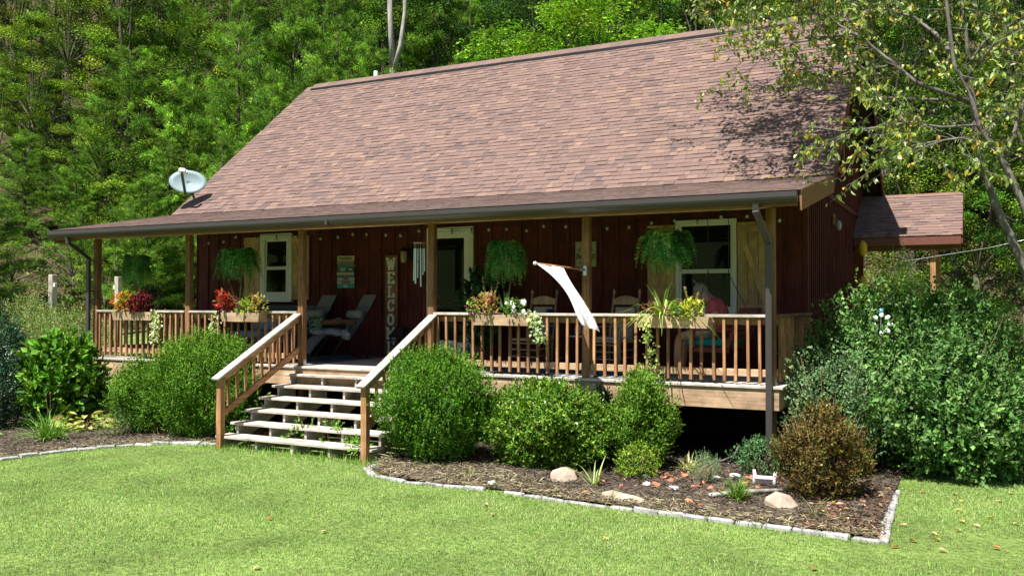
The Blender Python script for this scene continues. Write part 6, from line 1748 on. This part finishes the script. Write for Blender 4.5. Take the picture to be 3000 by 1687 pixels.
# ---- the lawn: grass blades over the part of the yard in view
def grass():
    rg = np.random.default_rng(12)
    n = 1700000
    x = rg.uniform(-1, 19, n); y = rg.uniform(-9.0, 2.5, n)
    f = np.array([-math.sin(R(27.29)), math.cos(R(27.29))]); r = np.array([math.cos(R(27.29)), math.sin(R(27.29))])
    dx, dy = x - cx_, y - cy_
    dep = dx * f[0] + dy * f[1]; lat = dx * r[0] + dy * r[1]
    ok = (dep > 5.2) & (np.abs(lat) < dep * .66 + .3)
    P2 = np.stack([x, y], 1)
    ok &= ~in_poly(P2, BED_R) & ~in_poly(P2, BED_L)
    ok &= ~((x > 4.6) & (x < 7.6) & (y > -1.55)) & ~((x > -.2) & (x < 12.3) & (y > -.2))
    keep = rg.uniform(0, 1, n) < np.clip(9.0 / np.maximum(dep, 1), .35, 1)
    ok &= keep
    x, y = x[ok], y[ok]; n = len(x)
    z = gz(x, y)
    patch = .9 * np.sin(x * .55 + 1.4 * np.sin(y * .8 + 2)) * np.sin(y * .9 + .7) + np.sin(x * 1.3 + 2 * np.sin(y * .9)) * np.sin(y * 1.7 + 1.1 * np.sin(x * 1.1)) + .6 * np.sin(x * 4.1 + y * 2.3) * np.sin(y * 3.7 - x * 1.9)
    L = rg.uniform(.014, .036, n) * (1 + .25 * patch); w = rg.uniform(.0022, .0044, n)
    az = rg.uniform(0, 6.283, n); le = rg.uniform(.25, 1.25, n)
    h = np.stack([np.cos(az), np.sin(az), np.zeros(n)], 1); s = np.stack([-np.sin(az), np.cos(az), np.zeros(n)], 1)
    P = np.stack([x, y, z - .004], 1)
    tip = P + h * (L * np.sin(le))[:, None] + UPV * (L * np.cos(le))[:, None]
    V = np.stack([P - s * w[:, None], P + s * w[:, None], tip], 1).reshape(-1, 3)
    F = np.arange(3 * n).reshape(-1, 3)
    pal = [((.165, .295, .060), 4), ((.098, .205, .036), 3.6), ((.26, .36, .12), 2.0), ((.40, .41, .22), 1.4)]
    C = pick(rg, pal, n, .16)
    straw = np.clip(patch * .5 + .15, 0, 1)[:, None] * rg.uniform(0, 1, (n, 1)) * .8
    C = C * (1 - straw) + np.array([.31, .35, .13]) * straw
    C = C * (1 - .30 * np.clip(-patch, 0, 1.4))[:, None] * (1 + .12 * np.clip(patch, 0, 1.4))[:, None]
    o = place('lawn_grass', npmesh('lawn_grass', V, F, M['leaf'], np.repeat(C, 3, 0)))
    tag(o, 'short mown grass of the front lawn', 'grass', kind='stuff')
    print('grass blades', n)
grass()

def rough_grass():
    # longer unmown grass along the edging, the foot of the steps and in loose tufts on the lawn
    rg = np.random.default_rng(14); pts = []
    for e in (EDGE_R, EDGE_L):
        for p, a in along(e, .03):
            n_ = Vector((math.sin(a), -math.cos(a), 0))
            if e is EDGE_L: n_ = -n_
            for _ in range(2): pts.append((p.x + n_.x * abs(rg.normal(.06, .05)) + rg.normal(0, .02), p.y + n_.y * abs(rg.normal(.06, .05)) + rg.normal(0, .02), rg.uniform(.04, .085)))
    for _ in range(900): pts.append((rg.uniform(4.5, 7.7), -1.66 - abs(rg.normal(0, .13)), rg.uniform(.05, .14)))
    for _ in range(240):
        cx, cy = rg.uniform(3, 17), rg.uniform(-8, -2.9)
        for _ in range(22): pts.append((cx + rg.normal(0, .06), cy + rg.normal(0, .05), rg.uniform(.03, .065)))
    P = np.array(pts); P2 = P[:, :2]
    P = P[~in_poly(P2, BED_R) & ~in_poly(P2, BED_L)]; n = len(P)
    az = rg.uniform(0, 6.283, n); le = rg.uniform(.1, .9, n); L = P[:, 2]; w = rg.uniform(.0025, .005, n)
    h = np.stack([np.cos(az), np.sin(az), np.zeros(n)], 1); s_ = np.stack([-np.sin(az), np.cos(az), np.zeros(n)], 1)
    B = np.column_stack([P[:, :2], gz(P[:, 0], P[:, 1]) - .004]); tip = B + h * (L * np.sin(le))[:, None] + UPV * (L * np.cos(le))[:, None]
    V = np.stack([B - s_ * w[:, None], B + s_ * w[:, None], tip], 1).reshape(-1, 3)
    C = pick(rg, [((.13, .27, .035), 4), ((.20, .34, .06), 3), ((.36, .37, .17), 1)], n, .2)
    tag(place('rough_grass', npmesh('rough_grass', V, np.arange(3 * n).reshape(-1, 3), M['leaf'], np.repeat(C, 3, 0))), 'longer unmown grass along the edging and steps', 'grass', kind='stuff')
rough_grass()
